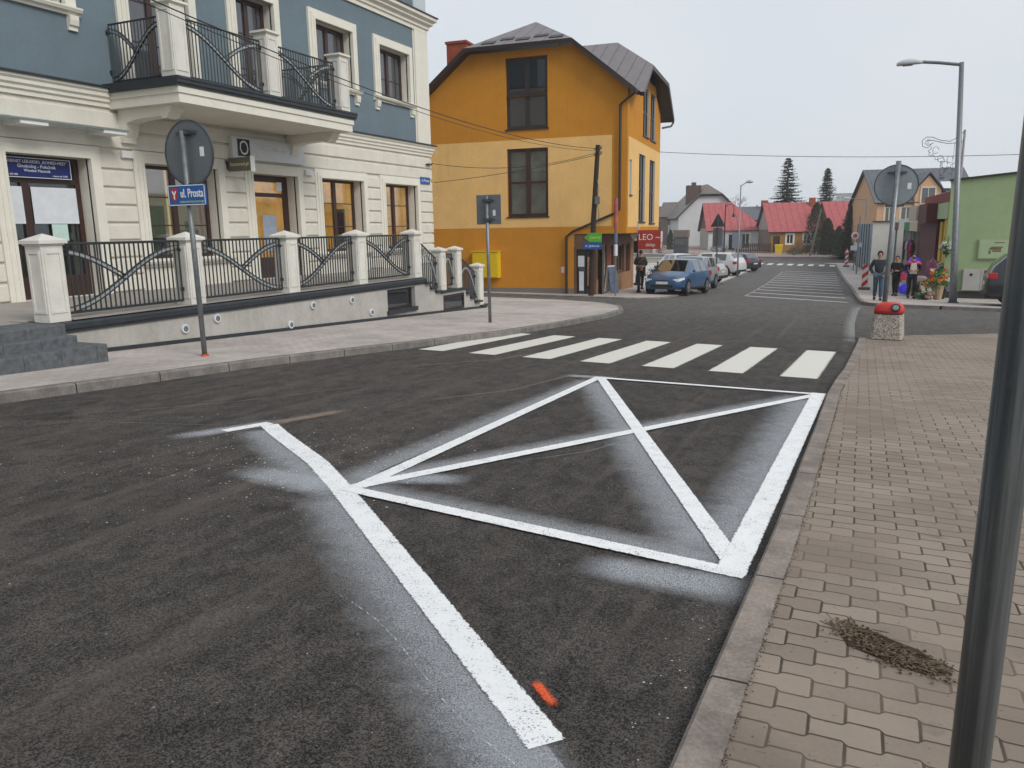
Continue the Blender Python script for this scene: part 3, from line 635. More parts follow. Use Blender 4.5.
def railing(p, q, z0, z1, parent, style=0, pitch=.082, dz0=0, dz1=0, name='railing_panel'):
    """bars between two pillars; dz0/dz1 shift the bottom and top at q for sloping panels"""
    mb = MB(); L = math.hypot(q[0]-p[0], q[1]-p[1]); n = max(2, int(L/pitch))
    def at(t, z): return (p[0]+(q[0]-p[0])*t, p[1]+(q[1]-p[1])*t, z+dz1*t)
    S = style
    if S in (0, 1):
        lo = (lambda t: .07+.86*(.5-.5*math.cos(PI*min(1, max(0, t*1.0))))) ; hi = (lambda t: .93-.86*(.5-.5*math.cos(PI*t)))
        ca, cb = (lo, (hi, 0, .5)) if S == 0 else (hi, (lo, .5, 1))
    for i in range(n+1):
        t = i/n; mb.tube([at(t, z0), at(t, z1)], .0165 if 0 < i < n else .019, 4)
    for z in (z0+.0, z1):
        a = Vector(at(0, z)); b = Vector(at(1, z)); mb.tube([a, b], .019, 6)
    o = mb.build(name, RAILM, parent)
    g = MB()
    def sl(f): return (lambda t: f(t)+dz1*t/(z1-z0))
    if S in (0, 1):
        arc_bar(g, p, q, z0, z1, 0, 0, sl(ca), .012, .04, 1); arc_bar(g, p, q, z0, z1, 0, 0, sl(lambda t: ca(t)-.072), .012, .04, 1)
        arc_bar(g, p, q, z0, z1, 0, 0, sl(lambda t: ca(t)-.034), .044, .014, 0, a=.12, b=.92)
        f2, a2, b2 = cb
        arc_bar(g, p, q, z0, z1, 0, 0, sl(f2), .012, .04, 1, a=a2, b=b2); arc_bar(g, p, q, z0, z1, 0, 0, sl(lambda t: f2(t)-.072), .012, .04, 1, a=a2, b=b2)
        arc_bar(g, p, q, z0, z1, 0, 0, sl(lambda t: f2(t)-.034), .044, .014, 0, a=a2+.08, b=b2-.06)
    else:
        arc_bar(g, p, q, z0, z1, 0, 0, sl(lambda t: .15+.7*math.sin(PI*t*.9)), .05, .03, 0)
    d = Vector((q[0]-p[0], q[1]-p[1], 0)).normalized()
    for t, sg in ((0, -1), (1, 1)):
        for z in (z0+.18, z1-.13):
            c = Vector(at(t, z)); M = Matrix.Translation(c+d*sg*.03) @ Matrix.Rotation(math.atan2(d.y, d.x), 4, 'Z'); g.box(-.035, .035, -.03, .03, -.03, .03, 1, M=M)
    g.parent_to = o
    return o, g
def pillar_mb(x, y, z0, z1, w=.31, cap=.07, peak=.10):
    mb = MB(); h = w/2
    mb.box(x-h, x+h, y-h, y+h, z0, z1)
    for sx, sy in ((1, 0), (-1, 0), (0, 1), (0, -1)):   # thin raised frame on every side
        if sx:
            X0, X1 = x+sx*(h-.02), x+sx*(h+.012)
            for a, b, c, d in ((y-h+.03, y-h+.065, z0+.12, z1-.07), (y+h-.065, y+h-.03, z0+.12, z1-.07), (y-h+.066, y+h-.066, z1-.11, z1-.07), (y-h+.066, y+h-.066, z0+.12, z0+.155)): mb.box(X0, X1, a, b, c, d)
        else:
            Y0, Y1 = y+sy*(h-.02), y+sy*(h+.012)
            for a, b, c, d in ((x-h+.03, x-h+.065, z0+.12, z1-.07), (x+h-.065, x+h-.03, z0+.12, z1-.07), (x-h+.066, x+h-.066, z1-.11, z1-.07), (x-h+.066, x+h-.066, z0+.12, z0+.155)): mb.box(a, b, Y0, Y1, c, d)
    return mb
def cap_mb(x, y, z1, w=.31, ov=.05, peak=.09):
    h = w/2+ov; mb = MB()
    mb.box(x-h+.03, x+h-.03, y-h+.03, y+h-.03, z1, z1+.022)
    vs = [(x-h, y-h, z1+.022), (x+h, y-h, z1+.022), (x+h, y+h, z1+.022), (x-h, y+h, z1+.022), (x-h, y-h, z1+.065), (x+h, y-h, z1+.065), (x+h, y+h, z1+.065), (x-h, y+h, z1+.065), (x, y, z1+.065+peak)]
    mb.add(vs, [(0, 3, 2, 1), (0, 1, 5, 4), (1, 2, 6, 5), (2, 3, 7, 6), (3, 0, 4, 7), (4, 5, 8), (5, 6, 8), (6, 7, 8), (7, 4, 8)]); return mb
def finish_rail(r):
    o, g = r; g.build('curved_bars', [GALV, RAILM], o); return o
BX0, BX1, BY0, BY1 = FX+.002, -11.82, 11.35, 16.8
mb = MB(); mb.box(BX0, BX1, BY0, BY1, 3.93, 4.19); mb.box(BX0, BX1+.03, BY0-.03, BY1+.03, 4.10, 4.215); bal = mb.build('balcony', CREAMT, bh)
mb = MB(); mb.prism([(0, 4.217), (1.93, 4.217), (1.93, 4.25), (1.97, 4.27), (1.97, 4.33), (1.99, 4.335), (1.99, 4.38), (0, 4.38)], 'y', BY0-.10, BY1+.10, M=Matrix.Translation((BX0, 0, 0))); mb.build('dark_edge', LEDGE, bal)
for y in (11.5, 16.48): mb = MB(); scroll(mb, FX+.05, y, y+.3, 3.928); mb.build('console', CREAMT, bal)
for y in (11.53, 14.08, 16.62):
    pillar_mb(-12.03, y, 4.38, 5.66, .35).build('balcony_pillar', PILL, bal); cap_mb(-12.03, y, 5.66, .35, .05, .03).build('pillar_cap', CREAMT, bal)
def rail_in(p, q, z0, z1, parent, **k):
    o, g = railing(p, q, z0, z1, parent, **k); g2 = g
    g2.build('railing_arcs', [GALV, RAILM], parent)
rail_in((-12.03, 11.76), (-12.03, 13.87), 4.46, 5.5, bal, style=1); rail_in((-12.03, 14.29), (-12.03, 16.41), 4.46, 5.5, bal, style=1)
rail_in((FX+.06, 11.5), (-12.26, 11.5), 4.46, 5.5, bal, style=0); rail_in((FX+.06, 16.5), (-12.26, 16.5), 4.46, 5.5, bal, style=0)
# ================================================================== raised terrace with railings in front of the town house
tr = thing('terrace', 'raised terrace with cream pillars and dark curved railings in front of the town house', 'terrace', (0, 0, 0))
TX = -9.8
mb = MB()
bw = [(14.92, 16.13, -.33, .19)]
mb.box(FX+.07, TX-.26, -4, 16.6, -1.4, .34); mb.box(TX-.259, TX-.02, -4, 6.9, -1.4, .34); mb.build('terrace_body', TERR, tr)
MT = Matrix(((0, -1, 0, TX), (1, 0, 0, 0), (0, 0, 1, 0), (0, 0, 0, 1)))
mb = MB(); mb.box(TX-.259, TX, 6.9, 14.92, -1.2, .215); mb.box(TX-.259, TX, 16.13, 16.6, -1.2, .215); mb.box(TX-.259, TX, 14.92, 16.13, -1.2, -.33); mb.box(TX-.259, TX, 14.92, 16.13, .19, .215)
mb.build('plinth_wall', TERR, tr)
def strip_along(mb, y0, y1, x0, x1, dz0, dz1, off=.11):
    n = int((y1-y0)/.5)+1; ys = [y0+(y1-y0)*i/n for i in range(n+1)]
    for a, b in zip(ys, ys[1:]):
        vs = [(x, y, H(x, y)+off+d) for y in (a, b) for (x, d) in ((x0, dz0), (x1, dz0), (x1, dz1), (x0, dz1))]
        mb.add(vs, [(0, 1, 2, 3), (4, 7, 6, 5), (0, 4, 5, 1), (1, 5, 6, 2), (2, 6, 7, 3), (3, 7, 4, 0)])
mb = MB(); strip_along(mb, 7.0, 20.0, TX-.05, TX+.025, -.1, .055); mb.build('dark_base_strip', LEDGE, tr)
mb = MB(); mb.prism([(-.5, .218), (.03, .218), (.03, .25), (.06, .27), (.06, .335), (.045, .36), (-.45, .378), (-.5, .378)], 'y', 6.86, 16.62, M=Matrix.Translation((TX, 0, 0))); mb.build('coping', LEDGE, tr)
mb = MB(); mb.box(FX+.08, TX-.47, -4, 16.6, .341, .372); mb.box(TX-.6, TX-.02, 7.2, 16.56, .379, .392); mb.build('floor', FLOORT, tr)
PY_ = [7.03, 9.46, 11.84, 14.10, 16.40]
PXc = TX-.20
for y in PY_:
    p = pillar_mb(PXc, y, .37, 1.39).build('pillar', PILL, tr); cap_mb(PXc, y, 1.39).build('cap', PILL, p)
for i, (a, b) in enumerate(zip(PY_, PY_[1:])):
    finish_rail(railing((PXc, a+.175), (PXc, b-.175), .46, 1.40, tr, style=i % 2))
# basement windows
for (a, b, c, d) in bw:
    window(MT, a+.01, b-.01, c+.05, d-.01, .10, tr, fm=DBROWN, gl=GLASSD, mull=0, fw=.05, name='basement_window')
    mb = MB(); mb.box(TX-.1, TX+.05, a-.04, b+.04, c-.05, c+.045); mb.build('basement_sill', LEDGE, tr)
# recess behind the window cut
# lower landing and flights of stairs
mb = MB(); z = .30
mb.box(-11.6, TX-.201, 17.38, 18.76, -1.4, -.08)
mb.build('landing_body', TERR, tr)
mb = MB(); mb.box(-11.6, TX+.05, 17.36, 18.78, -.079, -.02); mb.build('landing_slab', LEDGE, tr)
mb = MB()
for k, (y0, y1, zt) in enumerate([(16.6, 16.86, .25), (16.86, 17.12, .11), (17.12, 17.38, .0)]): mb.box(-11.6, TX-.021, y0, y1, -1.4, zt-.05)
for k, (y0, y1, zt) in enumerate([(18.76, 19.03, -.17), (19.03, 19.29, -.31), (19.29, 19.62, -.45)]): mb.box(-11.6, TX-.021, y0, y1, -1.6, zt-.05)
mb.build('stair_body', TERR, tr)
for (y0, y1, zt) in [(16.6, 16.86, .25), (16.86, 17.12, .11), (17.12, 17.38, .0), (18.76, 19.03, -.17), (19.03, 19.29, -.31), (19.29, 19.66, -.45), (19.66, 20.15, -.60)]:
    mb = MB(); mb.box(-11.62, TX+.06, y0+.002, y1+.03, zt-.049, zt); mb.build('stair_tread', LEDGE, tr)
window(MT, 17.5, 18.66, -.55, -.16, .0, tr, fm=DBROWN, gl=GLASSD, mull=0, fw=.05, name='basement_window')
mb = MB(); mb.box(TX-.018, TX-.001, 16.6, 17.38, -1.4, -.06); mb.box(TX-.2, TX-.001, 17.382, 17.5, -1.4, -.082); mb.box(TX-.2, TX-.001, 18.66, 18.758, -1.4, -.082); mb.box(TX-.2, TX-.001, 17.5, 18.66, -1.4, -.57); mb.box(TX-.2, TX-.001, 17.5, 18.66, -.15, -.082); mb.build('stair_cheek', TERR, tr)
for (y, z0, z1) in ((17.68, -.02, .95), (18.55, -.02, .95), (19.85, -.60, .45)):
    p = pillar_mb(PXc, y, z0, z1, .27).build('pillar', PILL, tr); cap_mb(PXc, y, z1, .27, .04, .07).build('cap', PILL, p)
for (y, z0, z1) in ((18.55, -.02, .95),):
    p = pillar_mb(-11.4, y, z0, z1, .30).build('pillar', PILL, tr); cap_mb(-11.4, y, z1, .30, .05, .07).build('cap', PILL, p)
finish_rail(railing((PXc, 16.6), (PXc, 17.5), .46, 1.30, tr, style=2, dz1=-.50)); finish_rail(railing((PXc, 17.85), (PXc, 18.38), .07, .88, tr, style=2)); finish_rail(railing((PXc, 18.72), (PXc, 19.68), .02, .84, tr, style=2, dz1=-.50))
# round wall lamps in the plinth
LAMPW = mat('lamp_white_plastic', (.6, .62, .64), .4)
for (y, z) in ((9.06, .03), (9.75, .12), (11.57, -.20), (12.26, .10), (13.54, .09), (14.24, -.24)):
    mb = MB(); mb.disc((TX+.02, y, z), (1, 0, 0), .075, .04, 20); w = mb.build('wall_lamp', LAMPW, tr, bevel=.008)
    mb = MB(); mb.disc((TX+.043, y, z), (1, 0, 0), .045, .008, 16); mb.build('lamp_lens', STEEL, w)
# front steps
st = thing('front_steps', 'three wide dark granite block steps at the left end of the terrace', 'steps', (0, 0, 0))
for k, (x, y1, zt) in enumerate(((-8.9, 6.95, .13), (-9.2, 6.78, .25), (-9.5, 6.84, .37))):
    mb = MB(); y = 1.0; rr = random.Random(k)
    while y < y1-.05:
        yn = min(y1, y+.48+rr.uniform(-.01, .01)); zz = rr.uniform(-.004, .004)
        mb.box(-10.6, x, y, yn-.003, -.4 if k == 0 else zt-.16, zt+zz); y = yn
    mb.build('step', GRANITE, st, bevel=.008)
# ================================================================== signs on the town house
NAVY = mat('sign_navy', (.012, .022, .13), .4, .08, 4, 0); SBL = mat('sign_blue', (.018, .10, .32), .4, .06, 4, 0); SILV = mat('brushed_silver_board', (.60, .61, .63), .45, .06, 30, 0, .1)
LETW = mat('letter_white', (.75, .76, .78), .4, 0, 1, 0); LETS = mat('letter_silver', (.80, .81, .82), .35, 0, 1, 0, .2); LETY = mat('letter_cream', (.75, .70, .45), .5, 0, 1, 0)
cs = thing('clinic_sign', 'navy blue clinic board with white lettering above the leftmost brown door', 'sign', (FX-.18, 9.82, 2.73))
mb = MB(); mb.box(-.015, .015, -.66, .66, -.165, .165); mb.build('board', NAVY, cs); mb = MB()
for q in ((-.66, .66, .165, .175), (-.66, .66, -.175, -.165), (-.67, -.66, -.175, .175), (.66, .67, -.175, .175)): mb.box(-.018, .02, *q)
mb.build('border', LETS, cs)
def yt(name, s, size, x, y, z, m, parent, **k):
    return text(name, s, size, frame((x, y, z), (0, 1, 0)), m, parent, **k)
yt('lettering', 'GABINET LEKARSKI „ROMED-MED”', .078, .018, 0, .105, LETW, cs, sx=.98); yt('lettering', 'Ginekolog - Położnik', .085, .018, 0, .025, LETW, cs); yt('lettering', 'Wiesław Mazurek', .07, .018, 0, -.05, LETW, cs)
yt('lettering', 'tel. 602 080', .045, .018, -.48, -.125, LETW, cs); yt('lettering', 'czynne od 15.00', .045, .018, .44, -.125, LETW, cs)
ss = thing('shop_sign', 'long brushed silver board with a black square emblem above the middle brown door', 'sign', (FX+.12, 15.72, 3.48))
mb = MB(); mb.box(-.06, .05, -1.29, 1.29, -.25, .25); mb.build('board', SILV, ss, bevel=.006)
mb = MB(); mb.box(.05, .058, -1.12, -.72, -.19, .2); mb.build('emblem_ground', BLACK, ss)
mb = MB()
def ring(mb, cy, cz, pts, w, x0, x1):
    n = len(pts); inn = [(cy+(y)*(1-w), cz+(z)*(1-w)) for y, z in pts]; out = [(cy+y, cz+z) for y, z in pts]
    vs = [(x1, *p) for p in out]+[(x1, *p) for p in inn]; mb.add(vs, [(i, (i+1) % n, (i+1) % n+n, i+n) for i in range(n)])
ring(mb, -.92, .005, [(0.13*1.15*math.cos(a)*(1 if i % 2 else .97), .165*math.sin(a)) for i, a in enumerate([PI/2-.95, PI/2-.35, PI/2+.35, PI/2+.9, PI+.2, PI*1.5-.6, PI*1.5, PI*1.5+.7, 2*PI-.2])], .24, .05, .062)
mb.build('emblem', LETW, ss)
LETD = mat('letter_grey_edge', (.33, .34, .36), .5)
yt('lettering', 'twoje centrum dentystyczne', .145, .050, .288, .052, LETD, ss, ext=.006, sx=.86)
yt('lettering', 'twoje centrum dentystyczne', .145, .052, .28, .06, LETS, ss, ext=.012, sx=.86); yt('lettering', 'dentica', .145, .052, -.32, -.12, LETS, ss, ext=.012)
pj = thing('projecting_sign', 'small olive grey projecting box sign hung below the silver shop board', 'sign', (FX+.05, 14.38, 3.07))
mb = MB(); mb.box(.05, .72, -.05, .05, -.15, .15); mb.build('box', mat('olive_grey_panel', (.145, .135, .10), .5), pj); mb = MB(); mb.box(.72, .74, -.065, .065, -.17, .17); mb.build('white_edge', WHITE, pj)
mb = MB(); mb.tube([(0, 0, 0), (.06, 0, 0)], .02, 6); mb.box(-.01, .0, -.06, .06, -.1, .1); mb.build('bracket', STEELD, pj)
text('lettering', 'fantomed.pl', .115, frame((.385, -.052, 0), (1, 0, 0)), LETY, pj)
pn = thing('street_name_plate', 'small blue street name plate at the far corner of the town house', 'sign', (FX+.07, 23.36, 3.14))
mb = MB(); mb.box(0, .015, -.31, .31, -.11, .11); mb.build('plate', SBL, pn); yt('lettering', 'ul. Prosta', .125, .017, 0, 0, LETW, pn)
pn2 = thing('wall_bracket', 'small dark cable bracket high on the cream corner of the town house', 'bracket', (FX+.08, 23.6, 3.68))
mb = MB(); mb.box(0, .05, -.16, .16, -.02, .02); mb.tube([(.05, -.1, 0), (.12, -.1, .05)], .012, 6); mb.tube([(.05, .1, 0), (.12, .1, .05)], .012, 6); mb.build('bar', BLACK, pn2)
# ================================================================== orange and yellow house
yx, yy = -8.88, 31.23
D = Vector((.9964, .0854)); D2 = Vector((-.0854, .9964))
MY = Matrix(((D.x, D2.x, 0, yx), (D.y, D2.y, 0, yy), (0, 0, 1, 0), (0, 0, 0, 1)))
MS = MY @ Matrix(((0, -1, 0, 0), (1, 0, 0, 0), (0, 0, 1, 0), (0, 0, 0, 1)))      # side wall: u = along v, local y into the wall
ym = thing('orange_house', 'orange and yellow plastered house with brown gutters and a grey metal roof', 'building')
E0, SL, HK, RZ = 6.72, .82, 8.85, 10.74
# gable wall: rectangle with openings + top polygon
wall('front_wall', MY, -8.9, 0, 1.25, 6.85, [(-5.1, -3.3, 5.56, 6.85), (-5.1, -3.3, 2.0, 4.78)], OCH, ym, .16)
wall('front_wall_below', MY, -8.9, -2.2, -1.6, 1.25, [], OCH, ym)
t = MB()
def P3(M, u, y, z): return M @ Vector((u, y, z))
t.add([P3(MY, *p) for p in ((-8.9, 0, 6.85), (-5.1, 0, 6.85), (-5.1, 0, 8.36), (-5.1, 0, 8.64), (-6.70, 0, 8.64))], [(0, 1, 2, 3, 4)])
t.add([P3(MY, *p) for p in ((-3.3, 0, 6.85), (0, 0, 6.85), (-2.2, 0, 8.64), (-3.3, 0, 8.64), (-3.3, 0, 8.36))], [(0, 1, 2, 3, 4)])
t.add([P3(MY, *p) for p in ((-5.1, 0, 8.36), (-3.3, 0, 8.36), (-3.3, 0, 8.64), (-5.1, 0, 8.64))], [(0, 1, 2, 3)])
for q in (((-5.1, 6.85), (-5.1, 8.36)), ((-3.3, 6.85), (-3.3, 8.36)), ((-5.1, 8.36), (-3.3, 8.36))):
    (a, b), (c, d) = q; t.add([P3(MY, *p) for p in ((a, 0, b), (c, 0, d), (c, .16, d), (a, .16, b))], [(0, 1, 2, 3)])
t.build('gable', OCH, ym)
so = [(3.5, 5.0, 5.45, 7.5), (5.45, 6.9, 5.45, 7.5), (2.65, 4.2, 1.72, 4.6), (5.4, 6.95, 1.66, 4.55), (.5, .95, 2.8, 4.2)]
REV = mat('pale_reveal', (.50, .49, .46), .8, .08, 3, 0)
wall('side_wall', MS, 2.0, 7.0, 1.25, 7.55, so[:4], OCH, ym, .14, rm=REV); wall('side_wall', MS, 0, 2.0, 1.25, 6.5, so[4:], OCH, ym, .14, rm=REV); wall('side_wall', MS, 7.0, 8.45, 1.25, 6.5, [], OCH, ym, .14)
t = MB(); t.add([P3(MS, *p) for p in ((2.0, 0, 7.55), (7.0, 0, 7.55), (6.9, 0, 7.93), (2.4, 0, 7.93))], [(0, 1, 2, 3)]); t.add([P3(MS, *p) for p in ((0, 0, 6.5), (2.0, 0, 6.5), (2.0, 0, 7.55), (.0, 0, 6.75))], [(0, 1, 2, 3)]); t.add([P3(MS, *p) for p in ((7.0, 0, 6.5), (8.45, 0, 6.5), (8.45, 0, 6.9), (7.0, 0, 7.55))], [(0, 1, 2, 3)]); t.build('side_gable', OCH, ym)
t = MB(); t.add([P3(MS, *p) for p in ((8.45, 0, 1.25), (8.45, 8.9, 1.25), (8.45, 8.9, 6.5), (8.45, 0, 6.5))], [(0, 1, 2, 3)])
t.add([P3(MY, *p) for p in ((-8.9, 0, -1.6), (-8.9, 8.45, -1.6), (-8.9, 8.45, 7.0), (-8.9, 0, 7.0))], [(0, 1, 2, 3)])
t.add([P3(MY, *p) for p in ((-2.2, 0, 1.25), (0, 0, 1.25), (0, 8.45, 1.25), (-2.2, 8.45, 1.25))], [(0, 1, 2, 3)]); t.build('back_wall', OCH, ym)
# yellow plaster field, 6 mm proud, with holes
wall('yellow_field', MY @ Matrix.Translation((0, -.006, 0)), -8.89, -.62, 1.55, 5.13, [(-5.1, -3.3, 2.0, 4.78)], YEL, ym, .006)
wall('yellow_field', MS @ Matrix.Translation((0, -.006, 0)), .22, 8.44, 1.5, 5.08, so[2:], YEL, ym, .006)
window(MY, -5.09, -3.31, 5.57, 8.35, .10, ym, fm=DBROWN, gl=GLASSD, bars=(), transom=6.95, room=ROOM, rd=.8, fw=.12)
window(MY, -5.09, -3.31, 2.01, 4.77, .10, ym, fm=BROWN, gl=m_glass('mid_glass', (.04, .04, .04), .86), transom=3.4, room=mat('blinds', (.62, .56, .46), .8, .35, 2.2, 0), rd=.16, fw=.12)
for (a, b, c, d) in so[:4]: window(MS, a+.01, b-.01, c+.01, d-.01, .08, ym, fm=DBROWN, gl=GLASSD, transom=(c+d)/2, room=ROOM, rd=.8, fw=.08)
window(MS, .51, .94, 2.81, 4.19, .08, ym, fm=WHITE, gl=G2, mull=0, room=ROOM, rd=.5, fw=.05)
for (a, b, c, d) in so: t = MB(); t.box(a-.04, b+.04, -.06, .13, c-.05, c+.004, M=MS); t.build('window_sill', DBROWN, ym)
for (a, b, c) in ((-5.1, -3.3, 5.56), (-5.1, -3.3, 2.0)): t = MB(); t.box(a-.05, b+.05, -.05, .14, c-.05, c+.004, M=MY); t.build('window_sill', DBROWN, ym)
# recessed shop front on the ground floor
SHB = mat('shop_front_brown', (.16, .085, .05), .6, .25, 3, .1); SHT = mat('terracotta_panel', (.33, .17, .085), .8, .2, 3, .1)
MSh = MY @ Matrix.Translation((-1.25, 0, 0)) @ Matrix(((0, -1, 0, 0), (1, 0, 0, 0), (0, 0, 1, 0), (0, 0, 0, 1)))
wall('shop_front', MY @ Matrix.Translation((0, .04, 0)), -2.2, -1.25, -1.7, 1.25, [(-2.12, -1.33, -1.35, .62)], SHB, ym, .12)
wall('shop_side', MSh, .04, 8.4, -1.9, 1.25, [(.5, 2.1, -.6, .75), (2.7, 3.5, -1.5, .7), (4.1, 5.9, -.6, .7), (6.4, 7.4, -1.6, .72)], SHB, ym, .12)
t = MB(); t.box(.041, 2.5, -.012, .0, -1.9, -.65, M=MSh); t.box(3.6, 8.39, -.012, .0, -1.9, -.65, M=MSh); t.box(7.6, 8.39, -.014, 0, -1.9, .9, M=MSh); t.build('terracotta_plinth', SHT, ym)
window(MY @ Matrix.Translation((0, .04, 0)), -2.11, -1.34, -1.34, .61, .10, ym, fm=BLACK, gl=GLASSD, mull=1, door=True, room=ROOM, rd=.5, fw=.06)
window(MSh, .51, 2.09, -.59, .74, .1, ym, fm=WHITE, gl=GLASSC, mull=1, room=ROOM, rd=.5, fw=.05)
window(MSh, 2.71, 3.49, -1.49, .69, .1, ym, fm=SHB, gl=GLASSD, mull=0, door=True, room=ROOM, rd=.5)
window(MSh, 4.11, 5.89, -.59, .69, .1, ym, fm=SHB, gl=GLASSD, mull=1, room=ROOM, rd=.5)
window(MSh, 6.41, 7.39, -1.59, .71, .1, ym, fm=mat('red_brown_door', (.13, .035, .02), .5), gl=GLASSD, mull=1, door=True, room=ROOM, rd=.5)
REDP = mat('poster_red', (.55, .03, .02), .5, .3, 5, 0)
PQ = [REDP, mat('poster_mixed', (.4, .2, .14), .6, .6, 12, 0), PAPER]
for q, k, M_ in (((.95, 1.75, .05, .06, .1, .72), 0, MSh), ((1.0, 1.7, .05, .06, -.5, .05), 1, MSh), ((2.85, 3.35, .085, .09, -.9, .6), 0, MSh), ((-2.05, -1.78, .1, .11, -.1, .35), 2, MY), ((-1.65, -1.40, .1, .11, -.9, .3), 1, MY), ((-2.0, -1.8, .1, .11, -1.1, -.3), 2, MY)):
    t = MB(); t.box(*q, M=M_); t.build('shop_poster', PQ[k], ym)
t = MB(); t.box(-8.92, -2.21, -.03, .0, -1.6, -1.0, M=MY); t.build('base_course', mat('grey_plinth', (.19, .175, .16), .85), ym)
# roofs (thin shells)
def shell(name, polys, m, parent, M, th=.17):
    vs = []; fs = []; idx = {}
    for p in polys:
        f = []
        for q in p:
            k = tuple(round(c, 4) for c in q)
            if k not in idx: idx[k] = len(vs); vs.append(M @ Vector(q))
            f.append(idx[k])
        fs.append(f)
    me = bpy.data.meshes.new(name); me.from_pydata([tuple(v) for v in vs], [], fs); me.update()
    bm = bmesh.new(); bm.from_mesh(me)
    for f in bm.faces:
        f.normal_update()
        if f.normal.z < 0: f.normal_flip()
    bm.to_mesh(me); bm.free()
    for mm in (m if isinstance(m, (list, tuple)) else [m, DBROWN]): me.materials.append(mm)
    o = bpy.data.objects.new(name, me); C.objects.link(o); o.parent = parent
    s = o.modifiers.new('thick', 'SOLIDIFY'); s.thickness = th; s.offset = -1; s.material_offset = 1; s.material_offset_rim = 1
    return o
c0 = -4.45
HK, RZ = 8.8, 10.2; VZ = 3.43
shell('roof', [[(c0+4.9, -.5, E0), (c0+2.3, -.5, HK), (c0+2.3, VZ, HK), (c0+4.9, .25, E0)],
               [(c0+2.3, -.5, HK), (c0, 2.2, RZ), (c0, 9.2, RZ), (c0+2.3, 9.2, HK), (c0+2.3, VZ, HK)],
               [(c0-4.9, -.5, E0), (c0-2.3, -.5, HK), (c0-2.3, 9.2, HK), (c0-4.9, 9.2, E0)], [(c0-2.3, -.5, HK), (c0, 2.2, RZ), (c0, 9.2, RZ), (c0-2.3, 9.2, HK)],
               [(c0-2.3, -.5, HK), (c0+2.3, -.5, HK), (c0, 2.2, RZ)]], [METROOF, DBROWN], ym, MY)
shell('cross_roof', [[(.45, .25, E0), (.6, .25, E0), (.6, 2.35, 8.08), (-1.4, 4.65, 9.6), (-3.3, 4.65, 9.6)],
                     [(.6, 9.05, E0), (.6, 6.95, 8.08), (-1.4, 4.65, 9.6), (-3.3, 4.65, 9.6), (-1.0, 9.05, E0)],
                     [(.6, 2.35, 8.08), (.6, 6.95, 8.08), (-1.4, 4.65, 9.6)]], [METROOF, DBROWN], ym, MY)
t = MB()
for k in range(5):          # brown snow guards on the hip
    u = c0-1.3+k*.72; s0 = .35+.22*(k % 2)-(.0 if 0 < k < 4 else .12); t.box(u-.28, u+.28, s0, s0+.30, -.01, .035, M=MY @ Matrix.Translation((0, -.5, 8.8)) @ Matrix.Rotation(math.atan2(1.4, 2.7), 4, 'X'))
t.build('snow_guard', DBROWN, ym)
t = MB(); t.box(-8.1, -7.2, .9, 1.7, 7.0, 9.35, M=MY); ch = t.build('chimney', BRICK, ym); t = MB(); t.box(-8.15, -7.15, .85, 1.75, 9.35, 9.45, M=MY); t.build('chimney_cap', BRICK, ch)
# gutters and downpipes
g = MB(); g.tube([P3(MY, .42, -.62, 6.62), P3(MY, .42, -.95, 6.60)], .07, 8); g.build('gutter', DBROWN, ym)
g = MB(); g.tube([P3(MY, *p) for p in ((.42, -.62, 6.6), (.1, -.35, 6.45), (-.28, -.10, 6.25), (-.28, -.09, 2.2), (-.5, -.09, 2.05), (-2.25, -.09, 1.35), (-2.5, -.09, 1.15), (-2.5, -.09, -1.3))], .05, 8)
g.build('downpipe', DBROWN, ym)
g = MB(); g.tube([P3(MY, *p) for p in ((.55, 9.1, 6.62), (.45, 9.0, 6.4), (.05, 8.7, 6.3))], .05, 8); g.build('gutter_outlet', DBROWN, ym)
g = MB(); g.box(-2.75, -2.62, -.02, 0, -.35, -.1, M=MY); g.build('meter_plate', WHITE, ym)
# ------------------------------------------------------------------ yellow cabinet, shop signs
yb = thing('yellow_cabinet', 'bright yellow utility cabinet mounted on the orange wall', 'cabinet', MY @ Vector((-6.05, -.2, 0)), .0855)
t = MB(); t.box(-.6, .6, -.19, .18, -.56, .55); t.build('body', mat('cabinet_yellow', (.72, .49, .01), .5, .06, 3, .02), yb, bevel=.015)
t = MB(); t.box(-.56, .56, -.205, -.19, -.52, .52); dr = t.build('door', MATS['cabinet_yellow'], yb, bevel=.006); t = MB(); t.box(-.63, .63, -.23, .19, .552, .59); t.build('roof', MATS['cabinet_yellow'], yb)
def board(name, label, cat, loc, rz, w, h, th, m, items, group=None, arrow=None):
    o = thing(name, label, cat, loc, rz, group); t = MB()
    if arrow: t.prism([(-w/2+.25, -h/2), (w/2, -h/2), (w/2, h/2), (-w/2+.25, h/2), (-w/2, 0)], 'y', -th/2, th/2)
    else: t.box(-w/2, w/2, -th/2, th/2, -h/2, h/2)
    t.build('board', m, o)
    for (s_, size, x, z, mm) in items: text('lettering', s_, size, frame((x, -th/2-.003, z), (1, 0, 0)), mm, o)
    return o
PH = Vector((-9.95, 29.95, 0))
GREEN = mat('sign_green', (.10, .42, .05), .5, .15, 4, 0)
gs = board('green_arrow_sign', 'bright green arrow shaped shop sign on the leaning wooden pole', 'sign', (-9.82, 29.74, 1.12), 0, .72, .36, .04, GREEN, [('Zielony', .15, .1, 0, mat('letter_yellow_green', (.6, .75, .2), .5))], arrow=1)
bs = board('blue_street_sign', 'small blue street sign below the green arrow on the leaning wooden pole', 'sign', (-9.84, 29.74, .79), 0, .76, .27, .04, SBL, [('ul. Jatkowa', .135, 0, 0, LETW)])
SRED = mat('sign_red', (.38, .045, .035), .5, .2, 6, 0)
